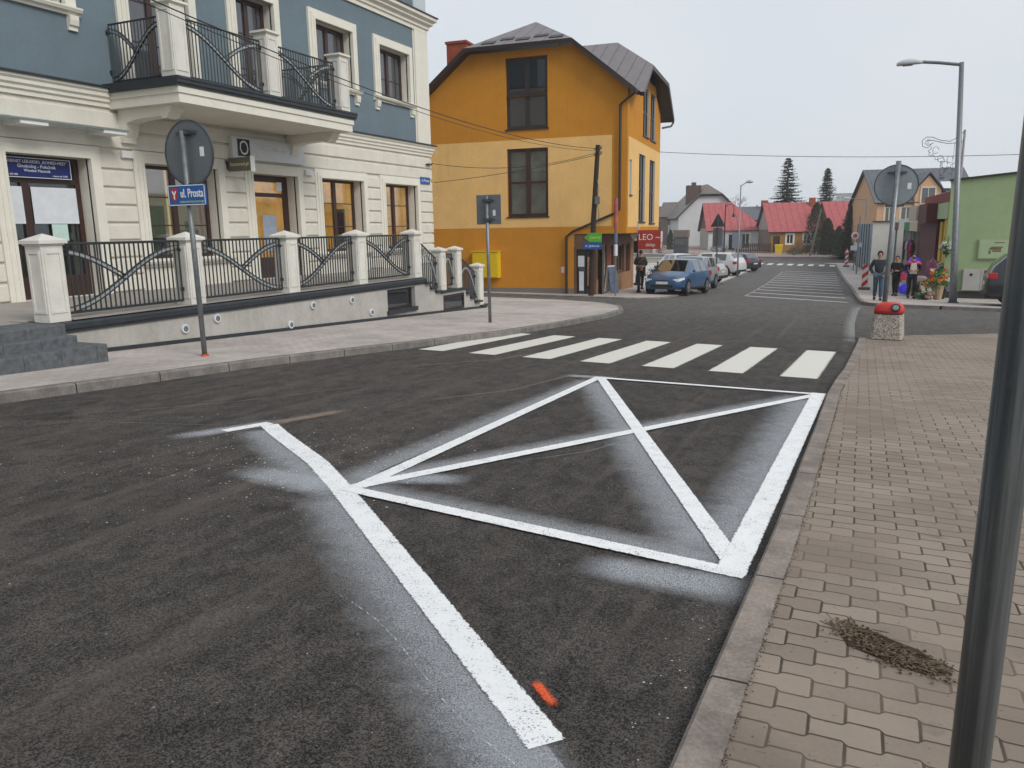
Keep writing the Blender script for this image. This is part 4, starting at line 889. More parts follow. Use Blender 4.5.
rs = board('red_banner', 'red shop banner with white script hung on the corner of the orange house', 'banner', (-8.50, 33.5, .95), 0, .98, .82, .06, SRED, [('LEO ~', .36, 0, .10, LETW), ('sklep', .2, .05, -.22, LETW)])
# leaning wooden pole with wires
WOODD = mat('old_dark_wood', (.045, .032, .026), .9, .35, 12, .3)
wp = thing('wooden_utility_pole', 'leaning dark wooden utility pole in front of the orange house', 'pole', (-9.98, 30.0, H(-9.98, 30)))
t = MB(); t.tube([(0, 0, -.2), (.10, 0, 3), (.27, 0, 5.9)], [.125, .11, .09], 10); t.build('pole', WOODD, wp)
t = MB(); t.box(.2, .38, -.16, -.06, 3.65, 3.95); t.tube([(.3, -.12, 3.7), (.38, -.15, 3.2), (.26, -.12, 2.9)], .016, 5); t.tube([(.28, -.1, 4.6), (.36, -.14, 4.3), (.3, -.1, 3.9)], .012, 5); t.build('junction_box', STEEL, wp)
t = MB()
for z in (5.55, 5.75): t.tube([(.1, 0, z), (.42, 0, z)], .02, 5); t.tube([(.4, 0, z), (.4, 0, z+.1)], .03, 6)
t.build('insulator', STEELD, wp)
def wire(label, a, b, sag, r=.012, n=24, cat='cable', group=None):
    a = Vector(a); b = Vector(b); P = [a.lerp(b, i/n)-Vector((0, 0, 4*sag*(i/n)*(1-i/n))) for i in range(n+1)]
    t = MB(); t.tube(P, r, 5); o = t.build('overhead_cable', BLACK, None); tag(o, label, cat, group); return o
wire('thick black overhead cable sagging past the balcony, upper of the close pair', (-9.63, 30.0, 4.5), (-9.3, 6.2, 4.98), .55, .010)
wire('thick black overhead cable sagging past the balcony, lower of the close pair', (-9.63, 30.0, 4.42), (-9.28, 6.2, 4.90), .58, .007)
wire('thin black wire from the wooden pole to the upper corner of the town house', (-9.63, 30.0, 4.4), (FX+.12, 23.7, 3.72), .35, .010)
wire('thin black wire from the wooden pole to the lower corner of the town house', (-9.63, 30.0, 4.3), (FX+.1, 23.9, 3.1), .1, .010)
wire('hairline grey wire crossing the open sky behind the lamp post', (-9.65, 39.8, 5.15), (9.5, 40.5, 4.25), .25, .013)
# ================================================================== sign posts
def disc_sign(name, label, x, y, zc, r, lean=(0, 0), rp=.038, hgt=None, dm=None, sticker=(.2, -.05), top=.45):
    z0 = H(x, y)+.1; o = thing(name, label, 'traffic sign', (x, y, z0)); hc = zc-z0
    t = MB(); t.tube([(0, 0, -.15), (lean[0]*(hc+top), lean[1]*(hc+top), hc+top)], rp, 12); t.build('pole', STEEL, o, smooth=True)
    c = Vector((lean[0]*hc, lean[1]*hc-0, hc)); c.y += rp+.05
    t = MB(); t.disc(c, (0, 1, 0), r, .012, 48); dsc = t.build('sign_disc', mat('pale_sign_back', (.23, .265, .285), .5, .12, 4, .02) if dm else SIGNBACK, o)
    t = MB(); n = 48
    for k in range(n):
        a0, a1 = 2*PI*k/n, 2*PI*(k+1)/n; q = []
        for rr_, yy_ in ((r-.012, -.012), (r+.008, -.012), (r+.008, .012), (r-.012, .012)):
            q += [(c.x+rr_*math.cos(a0), c.y+yy_, c.z+rr_*math.sin(a0)), (c.x+rr_*math.cos(a1), c.y+yy_, c.z+rr_*math.sin(a1))]
        t.add(q, [(0, 1, 3, 2), (2, 3, 5, 4), (4, 5, 7, 6), (6, 7, 1, 0)])
    t.build('rim', STEELD, dsc)
    for dz in (-.45*r/.45, .62*r):
        t = MB(); t.box(c.x-.17, c.x+.17, c.y-.04, c.y-.007, c.z+dz-.018, c.z+dz+.018); t.box(c.x-.06, c.x+.06, c.y-.10, c.y-.03, c.z+dz-.03, c.z+dz+.03)
        t.build('clamp', STEELD, o)
    t = MB(); t.box(c.x+sticker[0], c.x+sticker[0]+.07, c.y-.011, c.y-.007, c.z+sticker[1], c.z+sticker[1]+.12); t.build('sticker', WHITE, dsc)
    return o
ls = disc_sign('round_traffic_sign', 'grey round sign seen from behind on a tall pole by the terrace', -8.26, 7.95, 2.56, .42, lean=(-.01, .0), rp=.036, top=.28)
t = MB(); t.disc((0, 0, .02), (0, 0, 1), .05, .03, 12); t.build('orange_paint_mark', mat('orange_paint', (.55, .1, .04), .6), ls)
np_ = thing('street_sign', 'blue plate reading ul. Prosta with a red shield, under the round sign by the terrace', 'sign', (-8.23, 7.88, 2.01))
t = MB(); t.box(-.33, .33, -.012, .012, -.135, .135); t.build('plate', SBL, np_, bevel=.004)
t = MB()
for q in ((-.325, .325, .120, .130), (-.325, .325, -.130, -.120), (-.325, -.315, -.13, .13), (.315, .325, -.13, .13)): t.box(q[0], q[1], -.015, -.0125, q[2], q[3])
t.build('border', LETW, np_)
t = MB(); t.prism([(-.275, .095), (-.155, .095), (-.155, -.03), (-.215, -.095), (-.275, -.03)], 'y', -.016, -.012); t.build('red_shield', SRED, np_)
t = MB(); t.box(-.225, -.205, -.019, -.016, -.05, .01); t.prism([(-.255, .055), (-.24, .06), (-.205, .01), (-.225, 0)], 'y', -.019, -.016); t.prism([(-.175, .055), (-.19, .06), (-.225, .01), (-.205, 0)], 'y', -.0192, -.0162); t.build('emblem', LETW, np_)
text('lettering', 'ul. Prosta', .155, frame((.095, -.0135, .02), (1, 0, 0)), LETW, np_, sx=.68, bold=.002); text('lettering', 'STREFA PŁATNEGO POSTOJU', .034, frame((.085, -.0135, -.088), (1, 0, 0)), mat('letter_lime', (.45, .6, .25), .5), np_, sx=.95)
rs2 = disc_sign('round_traffic_sign', 'pale grey round sign seen from behind on a pole beside the litter bin', .43, 17.45, 2.22, .395, lean=(.022, 0), dm='light', rp=.048, sticker=(.2, -.08), top=.46)
# rectangular sign seen from behind by the zebra crossing
q_ = thing('square_traffic_sign', 'grey rectangular sign seen from behind at the left end of the zebra crossing', 'traffic sign', (-7.40, 15.28, H(-7.4, 15.3)+.1))
t = MB(); t.tube([(0, 0, -.1), (-.02, 0, 2.72)], .036, 12); t.build('pole', STEEL, q_, smooth=True)
t = MB(); t.box(-.29, .29, .045, .058, 2.12, 2.74); pb = t.build('sign_panel', SIGNBACK, q_, bevel=.01)
t = MB(); t.box(.10, .16, .040, .045, 2.30, 2.42); t.build('sticker', WHITE, pb)
for z in (2.22, 2.62): t = MB(); t.box(-.14, .14, .02, .05, z-.02, z+.02); t.box(-.055, .055, -.05, .03, z-.03, z+.03); t.build('clamp', STEELD, q_)
# big pole right beside the camera
bp = thing('foreground_pole', 'thick weathered grey steel pole close by at the right edge', 'pole', (.306, 1.93, H(.29, 1.93)+.04))
PM = newmat('weathered_pole'); s = N(PM); v = s.vec((1, 1, .025)); v2 = s.vec()
a = s.noise(v, 34, 6, .6); b_ = s.noise(v2, 60, 4, .7); c2_ = s.noise(v2, 9, 4, .6)
cc = s.mix(s.ramp(a, .42, .68), (.085, .098, .105, 1), (.21, .235, .245, 1)); cc = s.mix(s.math('MULTIPLY', s.ramp(b_, .55, .7), .15), cc, (.22, .24, .25, 1))
cc = s.mix(s.math('MULTIPLY', s.ramp(c2_, .6, .75), .3), cc, (.07, .04, .025, 1))
bb = s.bsdf(cc, .38, b_, .2, .002, .5, .5); s.l(bb.outputs[0], s.out.inputs[0])
t = MB(); t.tube([(0, 0, -.1), (.012, 0, 1.5), (.028, .0, 3.3)], .0425, 32); t.build('pole', PM, bp, smooth=True)
# ================================================================== street lamps
def lamp(x, y, h, arm, label, r=.09, group=None, lx=0.):
    z0 = H(x, y)+.1; o = thing('street_lamp', label, 'street lamp', (x, y, z0), group=group)
    t = MB(); t.tube([(0, 0, -.1), (lx*.14, 0, 1.2), (lx, 0, h)], [r*1.12, r, r*.62], 12); t.build('mast', STEEL, o, smooth=True)
    t = MB(); t.tube([(lx, 0, h-.08), (lx+(arm[0]-lx)*.5, arm[1]*.5, h+.06), (arm[0], arm[1], h+.17)], r*.45, 8); t.build('arm', STEEL, o)
    hd = MB(); a = Vector(arm).to_3d().normalized() if len(arm) == 3 else Vector((arm[0], arm[1], 0)).normalized(); n = Vector((-a.y, a.x, 0))
    secs = [(-.15, .06, .05), (0, .10, .10), (.25, .16, .17), (.5, .15, .14), (.68, .07, .06)]; vs = []; base = Vector((arm[0], arm[1], h+.14))
    for d, w, hh in secs:
        for k in range(12):
            an = 2*PI*k/12; vs.append(base+a*d+n*w*math.cos(an)+Vector((0, 0, (hh if math.sin(an) > 0 else .05)*math.sin(an)+.0)))
    fs = [(i*12+k, i*12+(k+1) % 12, (i+1)*12+(k+1) % 12, (i+1)*12+k) for i in range(4) for k in range(12)]+[tuple(range(12)), tuple(range(48, 60))]
    hd.add(vs, fs); ho = hd.build('lamp_head', mat('lamp_housing', (.50, .52, .53), .4), o, smooth=True)
    t = MB(); t.box(-.16, .16, -.1, .1, -.045, -.02, M=Matrix.Translation(base+a*.33-Vector((0, 0, .02))) @ Matrix.Rotation(math.atan2(a.y, a.x), 4, 'Z')); t.build('lamp_glass', mat('amber_lamp_glass', (.16, .09, .07), .3), ho)
    return o
lm = lamp(3.05, 32.1, 8.25, (-1.75, .15), 'tall grey street lamp with a long arm beside the green building', .12, lx=-.42)
t = MB(); t.box(-.16, .16, -.16, .16, 0, .06); t.build('base_plate', STEELD, lm)
lamp(-8.3, 58.5, 6.4, (.5, -.6), 'distant slim street lamp standing by the parked white cars', .06)
lamp(-.1, 88.5, 6.4, (-1.6, .3), 'distant street lamp in front of the gable of the peach house', .07)
# classical black lamp at the plaza
cl = thing('plaza_lamp', 'black cast iron plaza lamp with a round white globe beside the red banner', 'street lamp', (-11.3, 42.0, H(-11.3, 42)+.06))
t = MB(); t.tube([(0, 0, 0), (0, 0, .12), (0, 0, .15), (0, 0, .55), (0, 0, .6), (0, 0, 3.3)], [.2, .2, .11, .09, .06, .045], 12); t.build('post', BLACK, cl)
t = MB(); t.tube([(0, 0, 3.3), (0, 0, 3.4), (0, 0, 3.65), (0, 0, 3.9), (0, 0, 4.02)], [.08, .2, .26, .2, .06], 14); t.build('globe', mat('globe_glass', (.55, .53, .5), .3), cl, smooth=True)
t = MB(); t.box(-.42, -.05, -.03, .03, 1.75, 2.4); t.build('notice_box', BLACK, cl)
# twin arm ornamental lamp
ol = thing('ornamental_lamp', 'dark ornamental lamp with a curled arm rising in front of the red roof', 'street lamp', (-12.1, 76, H(-12.1, 76)))
t = MB(); t.tube([(0, 0, 0), (0, 0, 5.9)], [.07, .05], 8); t.build('post', BLACK, ol)
t = MB(); t.tube([(0, 0, 5.3)]+[(.38-.38*math.cos(a), 0, 5.5+.38*math.sin(a)) for a in [PI*k/8 for k in range(9)]]+[(.76, 0, 5.1)], .03, 6); t.tube([(.76, 0, 5.12), (.76, 0, 4.8), (.76, 0, 4.7)], [.03, .17, .1], 8); t.build('curled_arm', BLACK, ol)
# Christmas decoration on a thin mast
dm = thing('decoration_mast', 'thin pale mast behind the green building carrying a curled wire light decoration', 'mast', (3.42, 37.6, H(3.5, 37)))
t = MB(); t.tube([(0, 0, 0), (0, 0, 6.85)], [.06, .045], 8); t.build('mast', mat('pale_mast', (.38, .36, .38), .6), dm)
dc = thing('light_decoration', 'curled wire Christmas light ornament hanging from the thin mast', 'decoration', (3.42, 37.5, 5.0))
WIREM = mat('ornament_wire', (.12, .115, .12), .5); t = MB()
def curve(pts, r=.014): t.tube([(x, 0, z) for x, z in pts], r, 5)
curve([(0, .12), (-.2, -.12), (-.5, -.28), (-.85, -.22), (-1.15, -.08), (-1.38, -.06), (-1.52, -.2), (-1.5, -.42), (-1.3, -.5), (-1.18, -.36)])
curve([(0, -.28), (-.25, -.36), (-.6, -.36), (-.9, -.28), (-1.15, -.2), (-1.35, -.2), (-1.42, -.3), (-1.3, -.4), (-1.1, -.3)])
curve([(-1.2, -.22), (-1.32, -.14), (-1.3, -.33)]); rr = random.Random(4)
px, pz = -1.15, -.45
for k in range(34):
    nx = px+rr.uniform(-.1, .16); nz = pz+rr.uniform(-.13, .07); nx = min(nx, -.25); curve([(px, pz), ((px+nx)/2+rr.uniform(-.08, .08), (pz+nz)/2+rr.uniform(-.06, .06)), (nx, nz)], .011); px, pz = nx, max(nz, -1.75)
for cx, cz in ((-1.0, -.6), (-.8, -.95), (-.62, -1.2), (-.45, -1.0), (-.42, -1.45), (-.7, -1.5), (-.3, -1.3)):
    curve([(cx+.11*math.cos(a), cz+.14*math.sin(a)) for a in [k*.7 for k in range(9)]], .010)
for x in (-.08, -.16, -.24, -.33): curve([(x, -.3), (x-.01, -1.0), (x+.01, -2.0-.3*abs(x))], .007)
t.build('wire_ornament', WIREM, dc)
# ================================================================== litter bin
lb = thing('litter_bin', 'square concrete litter bin with a red domed lid at the pavement corner', 'litter bin', (.52, 16.72, H(.5, 16.7)+.045), -.12)
AGG = m_aggregate('exposed_aggregate'); LIDR = mat('lid_red', (.50, .035, .025), .45, .12, 4, .03)
def frustum(mb, w0, w1, z0, z1, mi=0, ch=.04):
    def ringp(w, z): h = w/2; c = ch; return [(-h+c, -h, z), (h-c, -h, z), (h, -h+c, z), (h, h-c, z), (h-c, h, z), (-h+c, h, z), (-h, h-c, z), (-h, -h+c, z)]
    mb.add(ringp(w0, z0)+ringp(w1, z1), [tuple(range(8))[::-1], tuple(range(8, 16))]+[(i, (i+1) % 8, (i+1) % 8+8, i+8) for i in range(8)], mi)
t = MB(); frustum(t, .56, .50, .02, .50); t.build('concrete_body', AGG, lb, bevel=.006); t = MB(); frustum(t, .50, .56, 0, .02); frustum(t, .50, .47, .50, .515); t.build('foot', BLACK, lb)
t = MB(); n = 10; rows = []
for k in range(7):
    a = PI/2*k/6; zz = .515+.20*math.sin(a)**.8 if k else .515; ww = .27*max(.02, math.cos(a)**.45) if k < 6 else .10
    rows.append((ww, zz))
vs = []; 
for ww, zz in rows:
    for j in range(24):
        th = 2*PI*j/24; q = max(abs(math.cos(th)), abs(math.sin(th)))**.55; vs.append((ww*math.cos(th)/q, ww*math.sin(th)/q, zz))
fs = [(i*24+j, i*24+(j+1) % 24, (i+1)*24+(j+1) % 24, (i+1)*24+j) for i in range(6) for j in range(24)]+[tuple(range(144, 168)), tuple(range(24))[::-1]]
t.add(vs, fs); lid = t.build('lid', LIDR, lb, smooth=True)
t = MB(); t.disc((.13, -.242, .63), (.12, -.75, .55), .085, .03, 20); t.build('opening', BLACK, lid)
t = MB(); t.disc((.13, -.245, .632), (.12, -.75, .55), .055, .036, 18); t.build('ashtray', STEEL, lid)
# ================================================================== cars
TYRE = mat('tyre_rubber', (.018, .018, .018), .85, .1, 8, 0); RIM = mat('alloy_rim', (.32, .33, .34), .35, .1, 5, 0, .6); CG = m_glass('car_glass', (.012, .015, .018), .10, k=.14)
HL = mat('headlamp_glass', (.62, .65, .66), .15, .1, 9, 0, spec=.8); TLM = mat('tail_lamp_red', (.45, .01, .01), .25, .1, 9, 0, spec=.7); TRIM = mat('black_trim', (.02, .02, .022), .6, 0, 1, 0); PLATE = mat('number_plate', (.6, .6, .58), .5)
def paint(name, col, rough=.25, metal=0):
    m = newmat(name); s = N(m); v = s.vec(); c = s.mix(s.noise(v, 2.5, 3), tuple(x*.85 for x in col)+(1,), col+(1,))
    b = s.bsdf(c, .38, metal=metal, spec=.5); b.inputs['Coat Weight'].default_value = .6; b.inputs['Coat Roughness'].default_value = .08; s.l(b.outputs[0], s.out.inputs[0]); return m
def car(name, label, x, y, rz, pm, L=4.3, W=1.76, Hh=1.5, style='hatch', group=None, z=None, kinds='car', dz=0):
    o = thing(name, label, kinds, (x, y, (H(x, y)+.06 if z is None else z)+dz), rz, group)
    # pitch with the slope of the ground
    k = Hh/1.5; q = L/4.3; w = W/2
    st = {'hatch': [(0, .32, .66, .56, .60, .9), (.10, .22, .88, .66, .70, .9), (.45, .20, .98, .74, .84, .88), (1.0, .2, 1, .84, .96, .84), (1.68, .2, 1, .91, 1.43, .72), (1.80, .2, 1, .92, 1.46, .72), (2.62, .2, 1, .93, 1.5, .72), (2.74, .2, 1, .93, 1.5, .72), (3.50, .2, 1, .95, 1.46, .72), (3.68, .2, 1, .96, 1.43, .72), (4.02, .22, .98, .97, 1.10, .78), (4.2, .25, .95, .82, .90, .86), (4.3, .34, .86, .72, .78, .86)],
          'suv': [(0, .34, .70, .66, .72, .9), (.08, .26, .9, .80, .86, .9), (.45, .24, .98, .88, .98, .88), (.95, .24, 1, .94, 1.03, .86), (1.5, .24, 1, .97, 1.44, .76), (1.62, .24, 1, .97, 1.48, .76), (2.5, .24, 1, .98, 1.5, .76), (2.62, .24, 1, .98, 1.5, .76), (3.55, .24, 1, .99, 1.48, .76), (3.8, .24, 1, 1.0, 1.46, .76), (4.1, .26, .98, 1.0, 1.18, .82), (4.22, .28, .96, .86, .96, .9), (4.3, .36, .9, .76, .84, .9)]}[style]
    secs = []
    for (xx, zb, ww, zbe, zt, wr) in st:
        X = L/2-xx*q; zb, zbe, zt = zb*min(k, 1.1), zbe*k, zt*k; w_ = w*ww; r_ = w*wr*(ww if ww < 1 else 1)
        half = [(0, zb), (w_*.82, zb), (w_*.98, zb+.10), (w_, zb+(zbe-zb)*.5), (w_*.955, zbe), (r_, zt-.045), (r_*.86, zt), (0, zt+.02)]
        ring_ = half+[(-a, b) for a, b in half[-2:0:-1]]
        secs.append([(X, a, b) for a, b in ring_])
    n = 14; B = MB(); Gm = MB(); B.v = [p for s_ in secs for p in s_]; Gv = B.v
    glass = []
    for i in range(len(secs)-1):
        for j in range(n):
            f = (i*n+j, i*n+(j+1) % n, (i+1)*n+(j+1) % n, (i+1)*n+j); jj = j if j < 7 else 13-j
            ws = i == 3 and jj in (5, 6); rw = i == 9 and jj in (5, 6); sw = i in (5, 7) and jj == 4
            if ws or rw or sw: glass.append(f)
            B.f.append(list(f)); B.mi.append(0)
    B.f.append(list(range(n))); B.mi.append(0); B.f.append([(len(secs)-1)*n+j for j in range(n)]); B.mi.append(0)
    body = B.build('body', pm, o, smooth=True); sub = body.modifiers.new('edge', 'BEVEL'); sub.width = .012; sub.segments = 2; sub.limit_method = 'ANGLE'; sub.angle_limit = .35
    for g_ in (('windscreen', [f for f in glass if f[0]//n == 3]), ('rear_window', [f for f in glass if f[0]//n == 9]), *[('side_window', [f for f in glass if f[0]//n == i_ and (f[0] % n < 7) == (s__ > 0)]) for i_ in (5, 7) for s__ in (1, -1)]):
        Q = MB()
        for f in g_[1]:
            P_ = [Vector(Gv[i]) for i in f]; c = sum(P_, Vector())/4; nr = (P_[1]-P_[0]).cross(P_[2]-P_[0]).normalized(); 
            out = Vector((0, c.y, c.z-.8*k)); nr = nr if nr.dot(out) > 0 else -nr
            P2 = [c+(p-c)*(.90 if g_[0] == 'side_window' else 1.0)+nr*.008 for p in P_]; Q.add(P2, [(0, 1, 2, 3)])
        Q.build(g_[0], CG, o)
    R = .32*min(k, 1.12)
    for xf in (L/2-.82*q, -L/2+.80*q):
        for sy in (1, -1):
            t = MB(); t.disc((xf, sy*(w-.095), R), (0, 1, 0), R+.045, .2, 24); t.build('wheel_arch', TRIM, o)
            t = MB(); t.disc((xf, sy*(w-.092), R), (0, 1, 0), R, .215, 24); wh = t.build('wheel', TYRE, o)
            t = MB(); t.disc((xf, sy*(w+.015), R), (0, 1, 0), R*.66, .012, 20); t.build('rim', RIM, wh)
            t = MB()
            for a in range(5):
                aa = a*2*PI/5; t.disc((xf+R*.42*math.cos(aa+.6), sy*(w+.022), R+R*.42*math.sin(aa+.6)), (0, 1, 0), R*.13, .006, 10)
            t.build('rim_holes', TRIM, wh)
    zf = st[1][3]*k
    for sy in (1, -1):
        t = MB(); vs = [(L/2-.03, sy*w*.50, zf-.13), (L/2-.06, sy*w*.80, zf-.11), (L/2-.33, sy*w*.975, zf-.02), (L/2-.34, sy*w*.965, zf+.06), (L/2-.08, sy*w*.8, zf+.02), (L/2-.05, sy*w*.52, zf-.01)]
        t.add(vs, [(0, 1, 4, 5), (1, 2, 3, 4)]); hl = t.build('headlight', HL, o); m_ = hl.modifiers.new('thick', 'SOLIDIFY'); m_.thickness = .05; m_.offset = 0
        zr = .88*k; t = MB(); t.box(-L/2+.03, -L/2+.30, sy*(w*.80), sy*(w*.985), zr-.10, zr+.11); t.build('tail_light', TLM, o, bevel=.03)
        t = MB(); t.prism([(.0, 0), (.16, .01), (.17, .10), (.03, .12)], 'y', 0, .1, M=Matrix.Translation((L/2-1.45*q, sy*(w+.05)-.05, .93*k))); t.build('mirror', pm, o, bevel=.02)
    t = MB(); t.box(L/2-.06, L/2+.015, -w*.55, w*.55, .30, .42); t.box(L/2-.06, L/2+.01, -w*.32, w*.32, zf-.14, zf-.06); t.build('grille', TRIM, o, bevel=.01)
    t = MB(); t.box(L/2+.01, L/2+.025, -.26, .26, .44, .55); t.build('number_plate', PLATE, o); t = MB(); t.box(-L/2-.02, -L/2-.0, -.26, .26, .60*k, .60*k+.11); t.build('number_plate', PLATE, o)
    t = MB(); t.box(-L/2-.02, -L/2+.15, -w*.86, w*.86, .30, .46); t.box(-L/2+.9, L/2-.9, w*.955, w+.004, .22, .31); t.box(-L/2+.9, L/2-.9, -w-.004, -w*.955, .22, .31); t.build('bumper_trim', TRIM, o, bevel=.02)
    # tilt with the street slope
    e = 1.5; dx, dy = math.cos(rz), math.sin(rz); pitch = math.atan2(H(x+dx*e, y+dy*e)-H(x-dx*e, y-dy*e), 2*e); o.rotation_euler = (0, -pitch, rz)
    return o
GC = 'cars parked along the plaza side of the street'
BLUEC = paint('car_blue', (.018, .080, .19)); SILVC = paint('car_silver', (.30, .33, .33), metal=.3); WHC = paint('car_white', (.62, .63, .64)); PEARL = paint('car_pearl', (.45, .44, .42), metal=.2); BLKC = paint('car_black', (.012, .013, .018))
car('parked_car', 'blue estate car facing the camera, nearest of the parked row', -7.50, 34.9, -PI/2-.10, BLUEC, 4.5, 1.78, 1.50, 'hatch', GC)
car('parked_car', 'grey green silver car tucked right behind the blue estate car', -7.95, 40.3, -PI/2-.08, SILVC, 4.2, 1.75, 1.60, 'suv', GC)
car('parked_car', 'silver white hatchback parked nose in towards the plaza', -9.5, 47.9, PI-.25, PEARL, 4.0, 1.7, 1.55, 'hatch', GC)
car('parked_car', 'long white car parked nose in behind the silver white hatchback', -10.4, 60.2, PI-.30, WHC, 4.7, 1.85, 1.68, 'suv', GC)
car('parked_car', 'small white car with dark windscreen, leftmost of the white parked cars', -12.6, 57.3, PI-.9, WHC, 4.1, 1.72, 1.62, 'hatch', GC)
car('parked_car', 'black car showing its rear at the far end of the parked row', -10.0, 69.5, PI-.55, BLKC, 4.1, 1.75, 1.5, 'hatch', GC)
car('parked_car', 'black estate car with a bright red tail light in front of the green building', 6.2, 31.2, -.04, BLKC, 4.7, 1.8, 1.78, 'suv', None, dz=.06)
# ================================================================== people
SKIN = mat('skin', (.40, .22, .15), .6, .08, 9, 0); HAIR = mat('dark_hair', (.025, .018, .015), .7, .2, 20, 0)
def skinned(name, joints, edges, m, parent, root=0, sub=1):
    me = bpy.data.meshes.new(name); me.from_pydata([j[0] for j in joints], edges, []); o = bpy.data.objects.new(name, me); C.objects.link(o)
    sk = o.modifiers.new('skin', 'SKIN'); sk.use_smooth_shade = True
    for i, j in enumerate(joints):
        v = me.skin_vertices[0].data[i]; v.radius = (j[1], j[2] if len(j) > 2 else j[1]); v.use_root = (i == root)
    sb = o.modifiers.new('sub', 'SUBSURF'); sb.levels = sub; sb.render_levels = sub
    dg = bpy.context.evaluated_depsgraph_get(); me2 = bpy.data.meshes.new_from_object(o.evaluated_get(dg)); bpy.data.objects.remove(o)
    me2.name = name; me2.materials.clear(); me2.materials.append(m); me2.polygons.foreach_set('use_smooth', [True]*len(me2.polygons)); me2.polygons.foreach_set('material_index', [0]*len(me2.polygons))
    o = bpy.data.objects.new(name, me2); C.objects.link(o)
    if parent is not None: o.parent = parent
    return o
def person(label, x, y, rz, h, top, legs, shoes, stride=.16, arms='hang', hood=False, extra=None, coat=0, hair=HAIR, mask=None):
    """faces local -y"""
    s = h/1.75; o = thing('person', label, 'person', (x, y, H(x, y)+.118), rz)
    J = {}; a = stride
    kn = .47; hipx = .09
    P = dict(pel=(0, 0, .96), wst=(0, -.0, 1.10), chs=(0, 0, 1.30), nek=(0, -.01, 1.47), hd0=(0, -.02, 1.56), hd1=(0, -.03, 1.66), hd2=(0, -.01, 1.72),
             lh=(hipx, 0, .92), lk=(hipx, -a*.75-.02, .50), la=(hipx, -a, .09), lt=(hipx+.01, -a-.16, .04), rh=(-hipx, 0, .92), rk=(-hipx, a*.25-.03, .50), ra=(-hipx, a, .11), rt=(-hipx-.01, a-.15, .03),
             ls=(.19, 0, 1.42), rs=(-.19, 0, 1.42))
    if arms == 'hang': P.update(le=(.25, .05, 1.15), lw=(.24, -.04, .90), lf=(.23, -.07, .80), re=(-.25, .05, 1.15), rw=(-.24, -.06, .90), rf=(-.23, -.09, .80))
    elif arms == 'pockets': P.update(le=(.30, .07, 1.16), lw=(.19, -.08, .97), lf=(.15, -.12, .93), re=(-.30, .07, 1.16), rw=(-.19, -.08, .97), rf=(-.15, -.12, .93))
    else: P.update(le=(.29, .02, 1.16), lw=(.14, -.20, 1.12), lf=(.07, -.25, 1.13), re=(-.29, .02, 1.16), rw=(-.16, -.18, 1.10), rf=(-.09, -.23, 1.11))
    names = ['pel', 'wst', 'chs', 'nek', 'hd0', 'hd1', 'hd2', 'lh', 'lk', 'la', 'lt', 'rh', 'rk', 'ra', 'rt', 'ls', 'le', 'lw', 'lf', 'rs', 're', 'rw', 'rf']
    R = dict(pel=(.14, .11), wst=(.13, .10), chs=(.16, .11), nek=(.055, .055), hd0=(.075, .08), hd1=(.078, .095), hd2=(.055, .065), lh=(.085, .09), lk=(.058, .062), la=(.042, .045), lt=(.04, .025), ls=(.06, .06), le=(.045, .045), lw=(.03, .03), lf=(.035, .022))
    for k in list(R):
        if k[0] == 'l': R['r'+k[1:]] = R[k]
    E = [('pel', 'wst'), ('wst', 'chs'), ('chs', 'nek'), ('nek', 'hd0'), ('hd0', 'hd1'), ('hd1', 'hd2'), ('pel', 'lh'), ('lh', 'lk'), ('lk', 'la'), ('la', 'lt'), ('pel', 'rh'), ('rh', 'rk'), ('rk', 'ra'), ('ra', 'rt'), ('chs', 'ls'), ('ls', 'le'), ('le', 'lw'), ('lw', 'lf'), ('chs', 'rs'), ('rs', 're'), ('re', 'rw'), ('rw', 'rf')]
    def mk(nm, keys, m, gr=0, over={}, sub=1):
        ks = [k for k in names if k in keys]; ix = {k: i for i, k in enumerate(ks)}
        jj = [(tuple(c*s for c in over.get(k, (P[k],))[0]), *(tuple((r+gr)*s for r in (over[k][1] if k in over and len(over[k]) > 1 else R[k])))) for k in ks]
        ee = [(ix[p], ix[q]) for p, q in E if p in ix and q in ix]
        return skinned(nm, jj, ee, m, o, ix.get('pel', 0), sub)
    body = mk('body', names, SKIN)
    # face and fingers
    t = MB(); hx, hy, hz = P['hd1']
    t.add([(-.012, hy-.09, hz-.02), (.012, hy-.09, hz-.02), (0, hy-.088, hz+.03), (0, hy-.122, hz-.022)], [(0, 1, 2), (0, 2, 3), (1, 3, 2), (0, 3, 1)])
    f = t.build('nose', SKIN, body); t = MB()
    for sx in (-1, 1): t.disc((sx*.03, hy-.094, hz+.025), (0, 1, 0), .009, .008, 8)
    t.box(-.022, .022, hy-.098, hy-.088, hz-.052, hz-.044); t.build('eyes_and_mouth', HAIR, body)
    t = MB()
    for side in ('l', 'r'):
        w_ = Vector(P[side+'w']); f_ = Vector(P[side+'f']); d = (f_-w_).normalized(); sd = d.cross(Vector((0, 1, 0))).normalized()
        for k in range(4):
            b0 = f_+sd*(k-1.5)*.018; L_ = (.07, .08, .075, .06)[k]; t.tube([b0, b0+d*L_*.55, b0+d*L_*.9+Vector((0, -.02, -.01))], [.009, .008, .006], 5)
        t.tube([w_+d*.03+sd*.03, w_+d*.06+sd*.055, w_+d*.09+sd*.05], [.01, .009, .007], 5)
    t.build('fingers', SKIN, body)
    for p_ in (f,): pass
    if s != 1:
        for ch in body.children: ch.scale = (s, s, s)
    mk('trousers', ['pel', 'lh', 'lk', 'la', 'rh', 'rk', 'ra'], legs, .018)
    ov = {}
    if coat: ov = {'pel': ((0, 0, .98-coat*.4), (.17, .14))}
